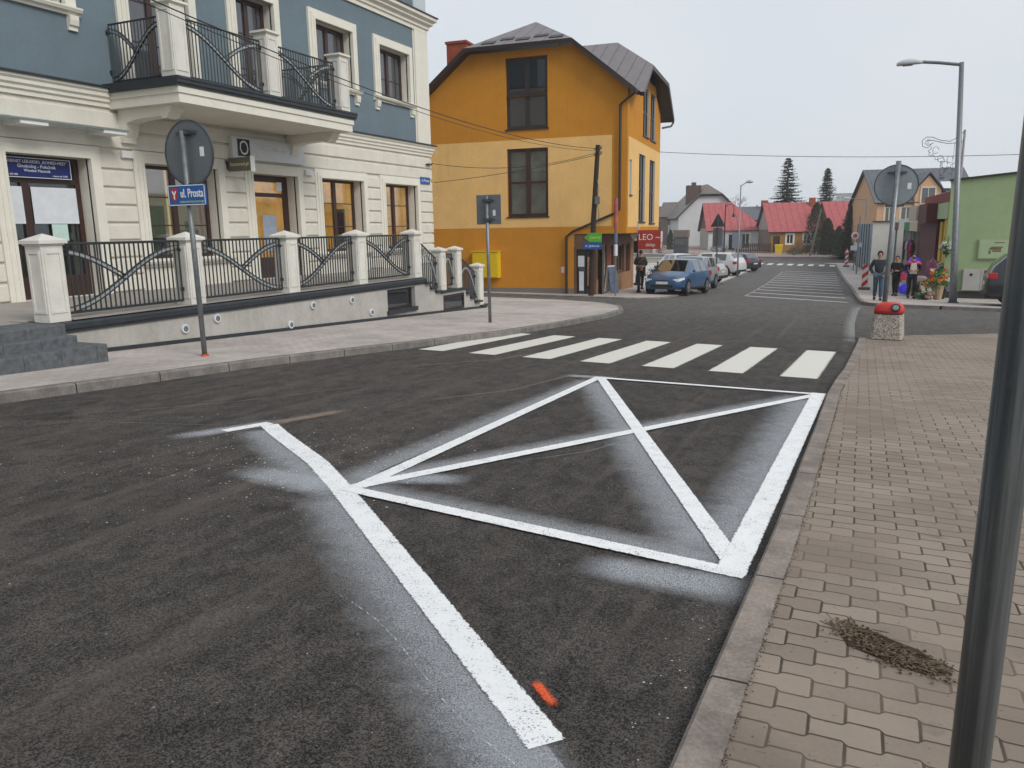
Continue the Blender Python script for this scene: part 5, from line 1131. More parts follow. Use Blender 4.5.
    mk('jacket', ['pel', 'wst', 'chs', 'nek', 'ls', 'le', 'lw', 'rs', 're', 'rw'], top, .024, {**ov, 'nek': ((0, -.01, 1.44), (.06, .06)), 'pel': ov.get('pel', ((0, 0, .94), (.145, .115)))})
    mb_ = MB()
    for side in ('l', 'r'):
        a_ = Vector(P[side+'a'])*s; t_ = Vector(P[side+'t'])*s; mb_.tube([a_+Vector((0, .05, -.03)), a_+Vector((0, 0, -.035)), a_.lerp(t_, .6)+Vector((0, 0, 0)), t_+Vector((0, -.02, 0))], [.045, .055, .05, .03], 8)
    mb_.build('shoes', shoes, o, smooth=True)
    hm = COATB if hood else hair
    t = MB(); vs = []; c = Vector((0, -.012, 1.665))*s; rr0 = (.108 if hood else .095)*s
    for i in range(9):
        la = PI*i/8
        for j in range(14):
            lo = 2*PI*j/14; d = Vector((math.sin(la)*math.cos(lo)*.92, math.sin(la)*math.sin(lo), math.cos(la)*1.2))
            if d.y < -.45 and d.z < .62: d = Vector((d.x*.9, -.30, d.z*.95))
            if not hood and d.z < -.45: d.z = -.45
            vs.append(c+d*rr0)
    t.add(vs, [(i*14+j, i*14+(j+1) % 14, (i+1)*14+(j+1) % 14, (i+1)*14+j) for i in range(8) for j in range(14)]); t.build('hood' if hood else 'hair', hm, o, smooth=True)
    if mask: t = MB(); t.box(-.055*s, .055*s, (hy-.115)*s, (hy-.05)*s, (hz-.09)*s, (hz-.01)*s); t.build('face_mask', mask, o, bevel=.02)
    if extra: extra(o, s)
    return o
JG = mat('jacket_grey', (.030, .035, .048), .85, .2, 9, .1); JEAN = mat('blue_jeans', (.045, .085, .13), .85, .25, 8, .1); COATB = mat('coat_black', (.012, .012, .014), .8, .2, 9, .05); SHOE = mat('shoe_dark', (.02, .018, .018), .6)
PINK = mat('pink_fur', (.60, .09, .22), .9, .3, 25, .3); CREAMS = mat('cream_sweater', (.50, .48, .42), .9, .1, 8, .1); OLIVE = mat('jacket_olive', (.045, .05, .035), .85, .2, 9, .1); BAGB = mat('bag_brown', (.28, .13, .08), .6, .2, 7, .05)
person('person in a grey hooded jacket and blue jeans, hands in pockets', .56, 32.2, .05, 1.80, JG, JEAN, SHOE, .14, 'pockets', hood=True)
def ex_pink(o, s):
    t = MB(); t.tube([(-.25*s, -.02, 1.36*s), (-.16*s, -.10*s, 1.43*s), (0, -.12*s, 1.37*s), (.16*s, -.10*s, 1.43*s), (.25*s, -.02, 1.36*s)], [.05, .07, .04, .07, .05], 8); t.build('pink_collar', PINK, o, smooth=True)
    t = MB(); t.prism([(-.10, 1.40), (.10, 1.40), (.14, .98), (-.14, .98)], 'y', -.165, -.12, M=Matrix.Scale(s, 4)); t.build('sweater_front', CREAMS, o, bevel=.02)
person('person in a black coat with a bright pink collar and cream top', 1.80, 34.6, .1, 1.74, COATB, COATB, SHOE, .12, 'front', extra=ex_pink, coat=.5, mask=mat('dark_mask', (.03, .03, .035), .8))
def ex_bagp(o, s):
    t = MB(); t.box(.22*s, .42*s, -.16, .0, .72*s, 1.0*s); t.tube([(.26*s, -.08, 1.0*s), (.3*s, -.08, 1.1*s), (.38*s, -.08, 1.0*s)], .012, 5); t.build('red_bag', mat('bag_pinkred', (.55, .06, .11), .5), o, bevel=.03)
person('person in a long black coat holding a pink red bag', 1.30, 36.4, -.35, 1.66, COATB, COATB, SHOE, .1, 'front', coat=.75, extra=ex_bagp)
def ex_bag(o, s):
    t = MB(); t.box(-.16*s, .16*s, .12*s, .24*s, .86*s, 1.10*s); t.build('brown_bag', BAGB, o, bevel=.04); t = MB(); t.tube([(-.17*s, .08, 1.42*s), (0, .17*s, 1.24*s), (.15*s, .2*s, 1.05*s)], .012, 5); t.build('bag_strap', BAGB, o)
person('person in an olive jacket with a brown shoulder bag, seen from behind', -9.42, 35.6, PI-.1, 1.80, OLIVE, COATB, SHOE, .06, 'front', extra=ex_bag)
# ================================================================== green building and shops
def fl(y): return 4.62-.045*y
LG = mat('green_plaster', (.30, .39, .21), .9, .09, .9, .25, grime=.2); LGP = mat('pale_green_panel', (.36, .46, .27), .8, .08, 3, 0)
gb = thing('green_building', 'low plain green building with a sloping roof edge, right of the flower stall', 'building')
gy = 36.2
t = MB(); z0 = -1.9
pts = [(3.0, z0), (14, z0), (14, 4.05), (3.0, 3.08)]
t.add([(3.0, gy, z0), (14, gy, z0), (14, gy, 4.05), (3.0, gy, 3.08), (5.2, 47, z0), (14, 47, z0), (14, 47, 4.05), (5.2, 47, 3.27)], [(0, 1, 2, 3), (4, 7, 6, 5), (0, 3, 7, 4), (1, 5, 6, 2), (3, 2, 6, 7)]); t.build('wall', LG, gb)
t = MB(); t.add([(2.92, gy-.1, 3.085), (14.1, gy-.1, 4.07), (14.1, 47.1, 4.07), (5.1, 47.1, 3.28), (2.92, gy-.1, 3.15), (14.1, gy-.1, 4.14), (14.1, 47.1, 4.14), (5.1, 47.1, 3.35)], [(0, 1, 2, 3), (4, 5, 6, 7), (0, 1, 5, 4), (1, 2, 6, 5), (2, 3, 7, 6), (3, 0, 4, 7)]); t.build('roof', DBROWN, gb)
t = MB(); t.box(3.0, 14.0, gy-.03, gy, z0, -1.28); t.build('base_course', mat('dark_base', (.05, .05, .045), .85), gb)
cb_ = thing('meter_cabinet', 'pale grey double door meter cabinet low on the green wall', 'cabinet', (4.3, gy-.02, -.80))
t = MB(); t.box(-.62, .62, -.12, 0, -.44, .42); t.build('body', mat('cabinet_grey', (.42, .41, .39), .6, .1, 3, 0), cb_)
for sx in (-1, 1):
    t = MB(); t.box(*sorted((sx*.02, sx*.6)), -.135, -.121, -.42, .40); d_ = t.build('door', MATS['cabinet_grey'], cb_, bevel=.008)
    t = MB(); t.disc((sx*.33, -.14, .2), (0, 1, 0), .055, .012, 12); t.build('label_spot', BLACK, d_)
hb = thing('wall_hatch', 'flat green framed hatch with a faded brown sign set in the green wall', 'hatch', (4.72, gy-.02, .40))
t = MB(); t.box(-.60, .60, -.05, 0, -.40, .40); t.build('frame', LG, hb, bevel=.01); t = MB(); t.box(-.55, .55, -.065, -.051, -.35, .36); t.build('panel', LGP, hb)
t = MB()
for q in ((-.15, .25, .06, .1), (-.2, .2, -.02, .05), (-.1, .2, -.1, -.04), (-.22, -.15, -.18, -.05), (-.05, .3, .24, .27)): t.box(q[0], q[1], -.07, -.0655, q[2], q[3])
t.build('faded_mark', mat('faded_brown', (.17, .10, .06), .8), hb)
# kiosk row along the far pavement
MAR = mat('maroon_panel', (.085, .018, .024), .7, .15, 3, 0); YP = mat('yellow_panel', (.50, .36, .04), .7, .1, 3, 0); BEI = mat('beige_panel', (.46, .40, .32), .8, .1, 3, 0); REDB = mat('dark_red_band', (.19, .018, .018), .7, .1, 3, 0); OLP = mat('olive_curtain', (.13, .12, .075), .9, .3, 4, .1); GREYC = mat('grey_curtain', (.24, .235, .2), .9, .25, 6, .1); DGREEN = mat('awning_green', (.03, .20, .05), .8); BRW = mat('awning_brown', (.14, .05, .03), .8); AWW = mat('awning_white', (.6, .6, .58), .8)
DARKI = mat('shop_dark_interior', (.02, .018, .016), .9)
def seg(mb, y0, y1, z0, z1, o0, o1, mi=0):   # a box along the shop line: o0..o1 measured into the building (+) or out over the pavement (-)
    vs = []
    for z in (z0, z1):
        for y, oo in ((y0, o0), (y1, o0), (y1, o1), (y0, o1)): vs.append((fl(y)+oo, y, z))
    mb.add(vs, [(0, 3, 2, 1), (4, 5, 6, 7), (0, 1, 5, 4), (1, 2, 6, 5), (2, 3, 7, 6), (3, 0, 4, 7)], mi)
ka = thing('flower_shop', 'narrow shop with maroon and yellow front panels beside the green building', 'shop')
t = MB(); seg(t, 36.3, 46, -2.2, 2.25, .5, 1.2); t.build('wall', DARKI, ka)
t = MB(); seg(t, 36.6, 46.1, 2.28, 2.72, .15, .5); t.build('roof', REDB, ka)
t = MB(); seg(t, 39.4, 45.8, -2.1, 1.5, .0, .2); t.build('maroon_panel', MAR, ka)
t = MB(); seg(t, 38.5, 39.2, -1.9, 1.5, .1, .3); seg(t, 36.35, 37.9, -1.9, 1.7, .1, .3); t.build('yellow_panel', YP, ka)
t = MB(); seg(t, 42.5, 46, 1.55, 2.26, -.55, .1, 0); seg(t, 39.4, 42.49, 1.45, 2.3, -.45, .1, 1); seg(t, 36.3, 39.39, 1.62, 2.27, -.02, .2, 2); t.build('fascia', [BEI, MAR, LGP], ka)
kb = thing('clothes_shop', 'low shop with a brown, white and green striped fascia next to the white shed', 'shop')
t = MB(); seg(t, 46.2, 62, -2.6, 1.3, 1.2, 5); t.build('wall', DARKI, kb)
t = MB(); 
for (a, b, mi) in ((57.3, 61, 0), (53.5, 57.28, 1), (50.3, 53.48, 2), (46.2, 50.28, 3)): seg(t, a, b, 1.02, 1.5, -.1, .1, mi)
seg(t, 46.2, 61, 1.505, 1.72, -.05, .9, 1); t.build('awning', [BRW, AWW, DGREEN, BEI], kb)
t = MB(); seg(t, 46.2, 48.8, -2.2, .95, .5, .6, 1); seg(t, 49.2, 50.2, -2.2, .95, .45, .55, 0); seg(t, 50.6, 53.9, -2.3, .98, .6, .7, 2); seg(t, 55, 60, -2.4, .95, .6, .8, 1); t.build('curtain', [GREYC, mat('grey_shutter', (.2, .2, .185), .8), OLP], kb)
for y in (46.3, 49, 50.4, 54.4, 60.5): t = MB(); seg(t, y, y+.12, -2.4, 1.02, -.02, .1); t.build('post', STEEL, kb)
sh = thing('white_shed', 'tall plain white shed wall between the shops and the street', 'shed')
t = MB(); t.box(.5, 2.5, 63, 70, -2.8, 1.55); t.build('wall', mat('white_shed_wall', (.62, .60, .54), .9, .08, 1, .1, grime=.15), sh); t = MB(); t.box(.42, 2.6, 62.9, 70.1, 1.555, 1.64); t.build('roof', STEELD, sh)
gs2 = thing('blue_grey_shed', 'blue grey metal building with vertical ribs beyond the white shed', 'shed')
t = MB(); t.prism([(.35, 71), (4, 71), (4, 84), (-.75, 84)], 'z', -2.9, 1.45); t.build('wall', mat('blue_grey_sheet', (.19, .23, .27), .6, .15, 1, 0, grime=.2), gs2)
t = MB()
for i in range(6): y = 71.5+i*2.3; x = .35-1.1*(y-71)/13; t.box(x-.08, x+.05, y, y+.25, -2.9, 1.4)
t.build('rib', STEELD, gs2)
# flower and balloon stall
tb = thing('stall_table', 'small market table under a blue cloth in front of the maroon panel', 'table', (2.45, 37.2, H(2.4, 37)+.115))
t = MB(); t.box(-.75, .75, -.4, .4, .80, .84); t.build('tabletop', mat('cloth_blue', (.10, .18, .32), .8, .4, 8, .1), tb); 
for sx in (-.7, .7):
    for sy in (-.35, .35): t = MB(); t.tube([(sx, sy, 0), (sx, sy, .8)], .02, 6); t.build('leg', STEEL, tb)
t = MB(); t.box(-.5, .74, -.30, .30, .02, .5); t.build('storage_box', COATB, tb)
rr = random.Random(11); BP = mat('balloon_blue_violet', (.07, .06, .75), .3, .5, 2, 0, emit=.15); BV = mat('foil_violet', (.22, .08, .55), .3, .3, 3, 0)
def blob(mb, c, r, seed=0, n=9, amp=.18, mi=0):
    q = random.Random(seed); vs = []; 
    for i in range(n+1):
        la = PI*i/n
        for j in range(12):
            lo = 2*PI*j/12; k = 1+q.uniform(-amp, amp); vs.append((c[0]+r*k*math.sin(la)*math.cos(lo), c[1]+r*k*math.sin(la)*math.sin(lo), c[2]+r*k*math.cos(la)))
    mb.add(vs, [(i*12+j, i*12+(j+1) % 12, (i+1)*12+(j+1) % 12, (i+1)*12+j) for i in range(n) for j in range(12)], mi)
for i, (x, y, z, r, mm, lab) in enumerate([(2.0, 37.4, 1.42, .24, BP, 'blue violet foil balloon on the left of the stall table, uppermost'), (1.75, 37.0, 1.10, .20, BV, 'violet foil balloon beside the stall table'), (1.62, 36.8, .30, .22, BP, 'bright blue foil balloon near the ground by the black coat'), (1.65, 36.9, .85, .13, PINK, 'small pink foil balloon left of the stall table')]):
    t = MB(); blob(t, (0, 0, 0), r, i, amp=.12); o = t.build('foil_balloon', mm, None, smooth=True, loc=(x, y, H(x, y)+.11+z)); tag(o, lab, 'balloon', 'foil balloons round the stall')
t = MB(); blob(t, (0, 0, 0), .05, 3); o = None
pd = thing('round_cushion', 'round pale pink quilted disc leaning against the stall table', 'cushion', (2.2, 36.4, H(2.2, 36)+.55)); t = MB(); t.disc((0, 0, 0), (0, 1, .15), .42, .16, 24); t.build('disc', mat('pale_pink_quilt', (.45, .30, .28), .8, .3, 6, .2), pd, bevel=.05)
pc = thing('gift_bag', 'upright mauve gift bag standing on the stall table', 'bag', (2.65, 37.2, H(2.6, 37)+.955)); t = MB(); t.box(-.22, .22, -.1, .1, 0, .62); t.build('bag', mat('mauve_paper', (.42, .12, .24), .7, .4, 6, 0), pc); t = MB(); t.tube([(-.1, -.11, .6), (0, -.11, .75), (.1, -.11, .6)], .012, 5); t.build('handle', WHITE, pc)
pc = thing('display_figure', 'beige stuffed toy figure at the right end of the stall table', 'toy', (3.02, 37.2, H(2.8, 37)+.955)); t = MB(); blob(t, (0, 0, .16), .16, 6, amp=.05); blob(t, (.02, 0, .42), .12, 7, amp=.05); t.tube([(-.1, 0, .25), (-.22, -.1, .35)], .045, 6); t.tube([(.1, 0, .25), (.2, -.1, .55)], .045, 6); t.build('toy', mat('plush_beige', (.36, .29, .22), .9, .3, 14, .2), pc, smooth=True)
for i, (y_, z_, cc, nm) in enumerate([(47.2, .55, (.10, .04, .22), 'violet'), (46.4, .45, (.35, .05, .08), 'crimson'), (48.3, .5, (.42, .36, .28), 'cream'), (49.6, .5, (.03, .03, .04), 'black')]):
    x_ = fl(y_)-.25; o = thing('hanging_garment', nm+' garment hanging on a rail below the striped fascia', 'clothes', (x_, y_, z_), 1.2, 'garments hanging at the clothes shop'); t = MB()
    t.prism([(-.12, 0), (.12, 0), (.30, -.10), (.38, -.45), (.26, -.48), (.22, -.25), (.26, -1.05), (-.26, -1.05), (-.22, -.25), (-.26, -.48), (-.38, -.45), (-.30, -.10)], 'y', -.07, .07); t.build('garment', mat('cloth_'+nm, cc, .9, .25, 9, .2), o, bevel=.02); t = MB(); t.tube([(-.2, 0, -.03), (0, 0, .06), (.2, 0, -.03)], .012, 5); t.build('hanger', STEELD, o)
# bouquets
def leafcloud(mb, c, r, n, size, q, mi=0, flat=1., up=0):
    for i in range(n):
        d = Vector((q.gauss(0, 1), q.gauss(0, 1), q.gauss(0, 1))).normalized()*r*q.uniform(.35, 1)**.6; d.z *= flat
        p = Vector(c)+d; a = Vector((q.gauss(0, 1), q.gauss(0, 1), q.gauss(0, .6)+up)).normalized()*size*q.uniform(.6, 1.3); b = a.orthogonal().normalized()*size*q.uniform(.3, .6)
        mb.add([p-a*.5, p+b*.5, p+a*.5, p-b*.5], [(0, 1, 2, 3)], mi)
LEAFG = m_leaf('bouquet_leaf', (.03, .10, .02), (.08, .2, .05)); FO = m_leaf('orange_petals', (.65, .13, .02), (.85, .35, .06)); FR = m_leaf('red_petals', (.35, .02, .02), (.5, .06, .04)); FP = m_leaf('pink_petals', (.5, .16, .18), (.62, .42, .4)); FV = m_leaf('violet_petals', (.22, .06, .42), (.45, .2, .6)); FW = m_leaf('white_petals', (.6, .58, .54), (.65, .6, .5)); KRAFT = mat('kraft_paper', (.42, .30, .19), .9, .15, 6, .1)
def bouquet(x, y, z, r, h, cols, pot, label, seed, potm=KRAFT):
    o = thing('flower_bouquet', label, 'flowers', (x, y, H(x, y)+.118+z), group='bouquets at the flower stall'); q = random.Random(seed)
    if pot:
        t = MB(); t.tube([(0, 0, 0), (0, 0, pot)], [.13, .20], 10); t.build('pot', potm, o)
    t = MB(); leafcloud(t, (0, 0, pot+h*.4), r, 160, .16, q, 0); 
    for i in range(14): a = q.uniform(0, 6.3); t.tube([(0, 0, max(pot-.1, 0)), (r*.7*math.cos(a), r*.7*math.sin(a), pot+h*q.uniform(.4, 1))], .008, 4)
    t.build('leaves', LEAFG, o)
    t = MB()
    for i in range(15):
        d = Vector((q.gauss(0, 1), q.gauss(-.5, .8), q.gauss(.3, .7))).normalized()*r*q.uniform(.7, 1.0); c = Vector((0, 0, pot+h*.5))+d; leafcloud(t, c, .085, 34, .075, q, i % len(cols))
    t.build('blossoms', cols, o)
bouquet(2.72, 34.3, 0, .40, .62, [FO, FO, FR, FW], .55, 'tall orange and red flower bouquet in a kraft paper pot by the lamp post', 1)
bouquet(2.28, 33.9, 0, .34, .30, [FP, FP, FW, FR], .12, 'low pink and white flower bouquet on the ground left of the orange one', 2, BLACK)
bouquet(2.35, 35.0, 0, .30, .45, [LEAFG, FW, FO], .25, 'leafy green bouquet with few blossoms behind the pink one', 3, BLACK)
bouquet(2.9, 35.2, 0, .30, .5, [FV, FR, FW], .35, 'violet and red bouquet in a pot right of the stall table', 5, BLACK)
bouquet(2.05, 35.1, 0, .26, .4, [FV, FP], .25, 'small violet bouquet in front of the stall table', 6)
bouquet(2.98, 36.6, 1.0, .2, .5, [FW, FO, FV], 0, 'mixed white garland lower on the yellow panel', 7)
bouquet(3.02, 35.9, 1.6, .22, .9, [FW, FW], 0, 'white blossom garland hanging on the yellow panel', 4)
# ================================================================== houses beyond the cross street
def house(name, label, x, y, rz, L, Dp, ze, zr, wallm, roofm, hipr=0, hipl=0, wins=(), doors=(), gablem=None, base=None, chim=None, z0=None, over=.35, frame_m=WHITE, basem=None):
    """origin at the front left corner; ridge along local x"""
    g = H(x, y) if z0 is None else z0; o = thing(name, label, 'house', (x, y, g), rz); e = ze-g; r = zr-g
    M0 = Matrix.Identity(4); ops = [w[:4] for w in wins]+[d[:4] for d in doors]
    wall('front_wall', M0, 0, L, -1, e, ops, wallm, o, .12)
    t = MB(); t.add([(0, 0, -1), (0, Dp, -1), (0, Dp, e), (0, 0, e)], [(0, 1, 2, 3)]); t.add([(L, 0, -1), (L, Dp, -1), (L, Dp, e), (L, 0, e)], [(0, 1, 2, 3)]); t.add([(0, Dp, -1), (L, Dp, -1), (L, Dp, e), (0, Dp, e)], [(0, 1, 2, 3)]); t.build('side_wall', basem or wallm, o)
    if not hipl: t = MB(); t.add([(-.002, 0, e), (-.002, Dp, e), (-.002, Dp/2, r-.1)], [(0, 1, 2)]); t.build('gable', gablem or wallm, o)
    if not hipr: t = MB(); t.add([(L, 0, e), (L, Dp, e), (L, Dp/2, r-.1)], [(0, 1, 2)]); t.build('gable', gablem or wallm, o)
    sl = (r-e)/(Dp/2); ey = -over; ez = e-over*sl; a = -over if not hipl else -over; xl, xr = (-over, L+over); rl = hipl if hipl else -over; rr_ = L-hipr if hipr else L+over
    polys = [[(xl, ey, ez), (xr, ey, ez), (rr_, Dp/2, r), (rl, Dp/2, r)], [(xl, Dp+over, ez), (xr, Dp+over, ez), (rr_, Dp/2, r), (rl, Dp/2, r)]]
    if hipl: polys.append([(xl, ey, ez), (xl, Dp+over, ez), (rl, Dp/2, r)])
    if hipr: polys.append([(xr, ey, ez), (xr, Dp+over, ez), (rr_, Dp/2, r)])
    rf = shell('roof', polys, [roofm, DBROWN], o, M0, .14)
    for w in wins: window(M0, w[0], w[1], w[2], w[3], .06, o, fm=frame_m, gl=GLASSD, mull=1, room=ROOM, rd=.4, fw=.06)
    for d in doors: window(M0, d[0], d[1], d[2], d[3], .06, o, fm=BROWN, gl=GLASSD, mull=0, room=ROOM, rd=.4, door=True)
    t = MB()
    for w in wins:
        for q in ((w[0]-.18, w[0], w[2]-.18, w[3]+.18), (w[1], w[1]+.18, w[2]-.18, w[3]+.18), (w[0], w[1], w[3], w[3]+.18), (w[0], w[1], w[2]-.18, w[2])): t.box(q[0], q[1], -.035, -.0, q[2], q[3])
    if wins: t.build('window_frame_boards', frame_m, o)
    if chim:
        for (cx, cy, cw, cz) in chim: t = MB(); t.box(cx-cw/2, cx+cw/2, cy-.3, cy+.3, e, cz-g); c_ = t.build('chimney', BRICK if len(chim) < 3 else DBRICK, rf); t = MB(); t.box(cx-cw/2-.05, cx+cw/2+.05, cy-.35, cy+.35, cz-g, cz-g+.1); 
    return o
DBRICK = mat('dark_brick', (.085, .055, .045), .9, .3, 4, .1)
WOODY = mat('ochre_boards', (.33, .17, .035), .8, .2, 2, .1); WOODB = mat('brown_gable_boards', (.17, .065, .03), .8, .2, 3, .1); GREYW = mat('grey_cement_wall', (.36, .34, .31), .9, .15, 1, .1); WHW = mat('white_house_wall', (.55, .56, .56), .85, .06, 1, .05); PEACH = mat('peach_plaster', (.56, .33, .19), .9, .06, 1, .05); BRWALL = mat('brown_grey_wall', (.20, .15, .125), .9, .2, 1, .1)
house('cottage', 'red roofed cottage with two white framed windows, middle one of its row', -11.2, 107, .33, 7.2, 8, .86, 4.35, WOODY, REDROOF, wins=((2.05, 2.85, 1.2, 2.35), (4.2, 5.0, 1.2, 2.35)), doors=((.35, 1.2, .1, 2.2),), gablem=GREYW, basem=BRWALL, chim=((6.0, 3.6, .7, 4.9),))
house('cottage', 'red roofed cottage half hidden by dark conifers, rightmost of its row', -3.75, 106, .33, 8.5, 8, 1.0, 4.3, WOODY, REDROOF, wins=((1.1, 1.9, 1.2, 2.35),), gablem=WOODB)
house('cottage', 'cottage with hipped red roof and brown boarded gable, leftmost of its row', -19.95, 111.5, .33, 7.4, 8, 1.1, 4.7, WHW, REDROOF, hipr=3.6, wins=((1.0, 1.9, .9, 2.2), (4.6, 5.6, .3, 2.3)), doors=((2.8, 3.7, .1, 2.2),), gablem=WOODB, basem=GREYW)
t = thing('big_house', 'large white gabled house rising behind the leftmost red roof', 'house', (-26.6, 127, H(-26, 127)))
MG = Matrix.Rotation(-PI/2, 4, 'Z'); bpy.data.objects.remove(t)
q = thing('big_house', 'large white house with a half hipped brown grey roof behind the leftmost red roof', 'house', (-22.4, 126, 0), .42)
t = MB(); t.prism([(-4.9, -3), (4.9, -3), (4.9, 2.9), (2.0, 6.0), (-2.0, 6.0), (-4.9, 2.9)], 'y', 0, 11.5); t.build('wall', WHW, q)
shell('roof', [[(-5.5, -.6, 2.7), (-1.75, -.6, 6.35), (0, 2.2, 7.95), (0, 12, 7.95), (-5.5, 12, 2.7)], [(5.5, -.6, 2.7), (1.75, -.6, 6.35), (0, 2.2, 7.95), (0, 12, 7.95), (5.5, 12, 2.7)], [(-1.75, -.6, 6.35), (1.75, -.6, 6.35), (0, 2.2, 7.95)]], [GREYROOF, DBROWN], q, Matrix.Identity(4), .22)
t = MB(); t.box(-.7, .7, -.04, .0, 2.6, 4.2); t.build('window', GLASSD, q)
t = MB(); t.box(-3.4, -1.2, 1.2, 2.2, 4, 7.75); ch_ = t.build('chimney', DBRICK, q); t = MB(); t.box(-2.6, -2.0, 1.3, 1.9, 7.75, 8.2); t.build('chimney_pot', DBRICK, ch_)
house('house', 'brown grey roofed wing with a wide dark chimney block left of the large white house', -31.2, 130, .05, 9, 8, 3.2, 5.5, BRWALL, GREYROOF, chim=((4.6, 3, 1.0, 7.1), (5.6, 3, 1.0, 7.4), (6.6, 3, .8, 7.2)), wins=((1.5, 2.5, 1.5, 3.0),))
house('house', 'maroon roofed house peeping out behind the orange house corner', -40, 136, 0, 9.5, 8, 2.4, 5.0, BRWALL, MAROOF)
house('house', 'house with a blue grey roof between two red roofed cottages', -18.5, 128, .3, 7.5, 8, 2.4, 4.4, WHW, DKROOF, chim=((4.6, 3, 1.0, 5.3),))
ph = house('peach_house', 'peach coloured house with a steep anthracite roof and a dormer behind the shops', .9, 88, .27, 9.2, 9.4, 3.7, 7.0, PEACH, DKROOF, wins=((2.3, 3.3, 3.9, 5.6), (5.6, 6.6, 3.9, 5.6), (.8, 1.6, 4.0, 5.6)), frame_m=mat('cream_frame', (.62, .52, .38), .8), z0=-2.6)
t = MB(); t.prism([(3.4, 5.2), (5.8, 5.2), (5.8, 7.2), (4.6, 8.6), (3.4, 7.2)], 'y', -.3, 3.2); dm_ = t.build('dormer', PEACH, ph)
shell('dormer_roof', [[(4.6, -.5, 8.95), (3.0, -.5, 7.0), (3.0, 4, 7.0), (4.6, 4, 8.95)], [(4.6, -.5, 8.95), (6.2, -.5, 7.0), (6.2, 4, 7.0), (4.6, 4, 8.95)]], [DKROOF, DBROWN], dm_, Matrix.Identity(4), .12)
t = MB(); t.box(4.0, 5.2, -.34, -.301, 6.0, 7.4); t.build('dormer_window', GLASSD, dm_); t = MB()
for q in ((3.85, 4.0, 5.9, 7.5), (5.2, 5.35, 5.9, 7.5), (3.85, 5.35, 7.4, 7.55), (4.57, 4.63, 6.0, 7.4)): t.box(q[0], q[1], -.37, -.302, q[2], q[3])
t.build('dormer_frame', MATS['cream_frame'], dm_)
t = MB(); t.box(-.45, .45, -.6, .6, .0, .06, M=Matrix.Translation((6.9, 1.55, 7.7)) @ Matrix.Rotation(math.atan(3.3/4.7), 4, 'X')); t.build('skylight', mat('skylight_glass', (.65, .68, .7), .12, 0, 1, 0, spec=1), ph)
# far apartment block on the hill
HILL = mat('distant_hill_scrub', (.10, .11, .12), .95, .35, .02, 0)
t = MB(); xs = [-420+24*i for i in range(46)]; q = random.Random(2); vs = []
for j, yy_ in enumerate((520, 620, 700, 900)):
    for i, xx in enumerate(xs):
        hh = (0, 9, 17, 20)[j]*(.62+.5*math.exp(-((xx-30)/190)**2)+.05*math.sin(i*1.3))
        vs.append((xx, yy_, -6+hh+(q.uniform(0, 1.2) if j > 1 else 0)))
t.add(vs, [(j*46+i, j*46+i+1, (j+1)*46+i+1, (j+1)*46+i) for j in range(3) for i in range(45)]); t.build('hills', HILL, kind='structure')
ab = thing('apartment_block', 'pale long apartment block on the distant hill above the right red roof', 'building', (-24, 705, 14))
t = MB(); t.box(0, 25, 0, 12, -2, 10.5); t.build('wall', mat('far_block_wall', (.36, .35, .35), .9, .05, .1, 0), ab)
t = MB(); t.box(-.3, 25.3, -.3, 12.3, 10.5, 11.6); t.build('roof', mat('far_block_roof', (.17, .17, .18), .9), ab)
t = MB()
for i in range(8):
    for k in range(3): t.box(1.2+i*3, 2.9+i*3, -.05, 0, .6+k*3.3, 2.5+k*3.3)
wo = t.build('window', GLASSD, ab); wo['kind'] = 'stuff'
# hill trees as one far wood
TW = m_leaf('far_wood_foliage', (.055, .062, .06), (.10, .105, .10)); t = MB(); q = random.Random(8)
for i in range(230):
    xx = q.uniform(-160, 70); yy_ = q.uniform(640, 700); zz = -6+15*(.62+.5*math.exp(-((xx-30)/190)**2)); hh = q.uniform(4, 9); leafcloud(t, (xx, yy_, zz+hh*.6), hh*.45, 26, 2.4, q, 0)
o = t.build('far_wood', TW, kind='stuff'); o['label'] = 'far off wood on the hill'
# ================================================================== trees
TRUNK = mat('bark', (.06, .045, .035), .95, .3, 8, .3)
SPR = m_leaf('spruce_needles', (.012, .028, .016), (.040, .065, .035)); THU = m_leaf('thuja_foliage', (.012, .022, .010), (.035, .05, .02))
def spruce(label, x, y, h, r, seed, m=SPR, dens=1., lower=.06, group='spruces beyond the cottages'):
    q = random.Random(seed); o = thing('spruce_tree', label, 'tree', (x, y, H(x, y)), q.uniform(0, 6), group)
    t = MB(); t.tube([(0, 0, -.3), (0, 0, h*.5), (0, 0, h*.98)], [h*.02, h*.012, .01], 7); t.build('trunk', TRUNK, o)
    t = MB(); z = h*lower; k = 0
    while z < h*.985:
        f = 1-z/h; R = r*(f**.85)*q.uniform(.85, 1.1)+.08; nb = int((9+9*f)*dens)
        for b in range(nb):
            a = 2*PI*b/nb+k*.7+q.uniform(-.2, .2); L = R*q.uniform(.6, 1.12); seg_ = max(3, int(L/.28))
            up = .15*(1-f)+.02; pz = z+q.uniform(-.12, .12)
            for i in range(1, seg_+1):
                tt = i/seg_; px = L*tt*math.cos(a); py = L*tt*math.sin(a); zz = pz-L*.38*tt**1.3*(f+.15)+L*.16*tt**3+up*L
                w = (.42+.20*f)*(1.15-tt*.6)
                for sgn in (-1, 1):
                    aa = a+sgn*q.uniform(.5, 1.0); ln = w*q.uniform(.8, 1.5)
                    p = Vector((px, py, zz)); e = p+Vector((math.cos(aa)*ln, math.sin(aa)*ln, -ln*q.uniform(.15, .55))); sd = Vector((-math.sin(aa), math.cos(aa), q.uniform(-.3, .3)))*w*.42
                    t.add([p-sd, p+sd, e], [(0, 1, 2)])
        z += h*.028+.10*f; k += 1
    t.build('crown', m, o); return o
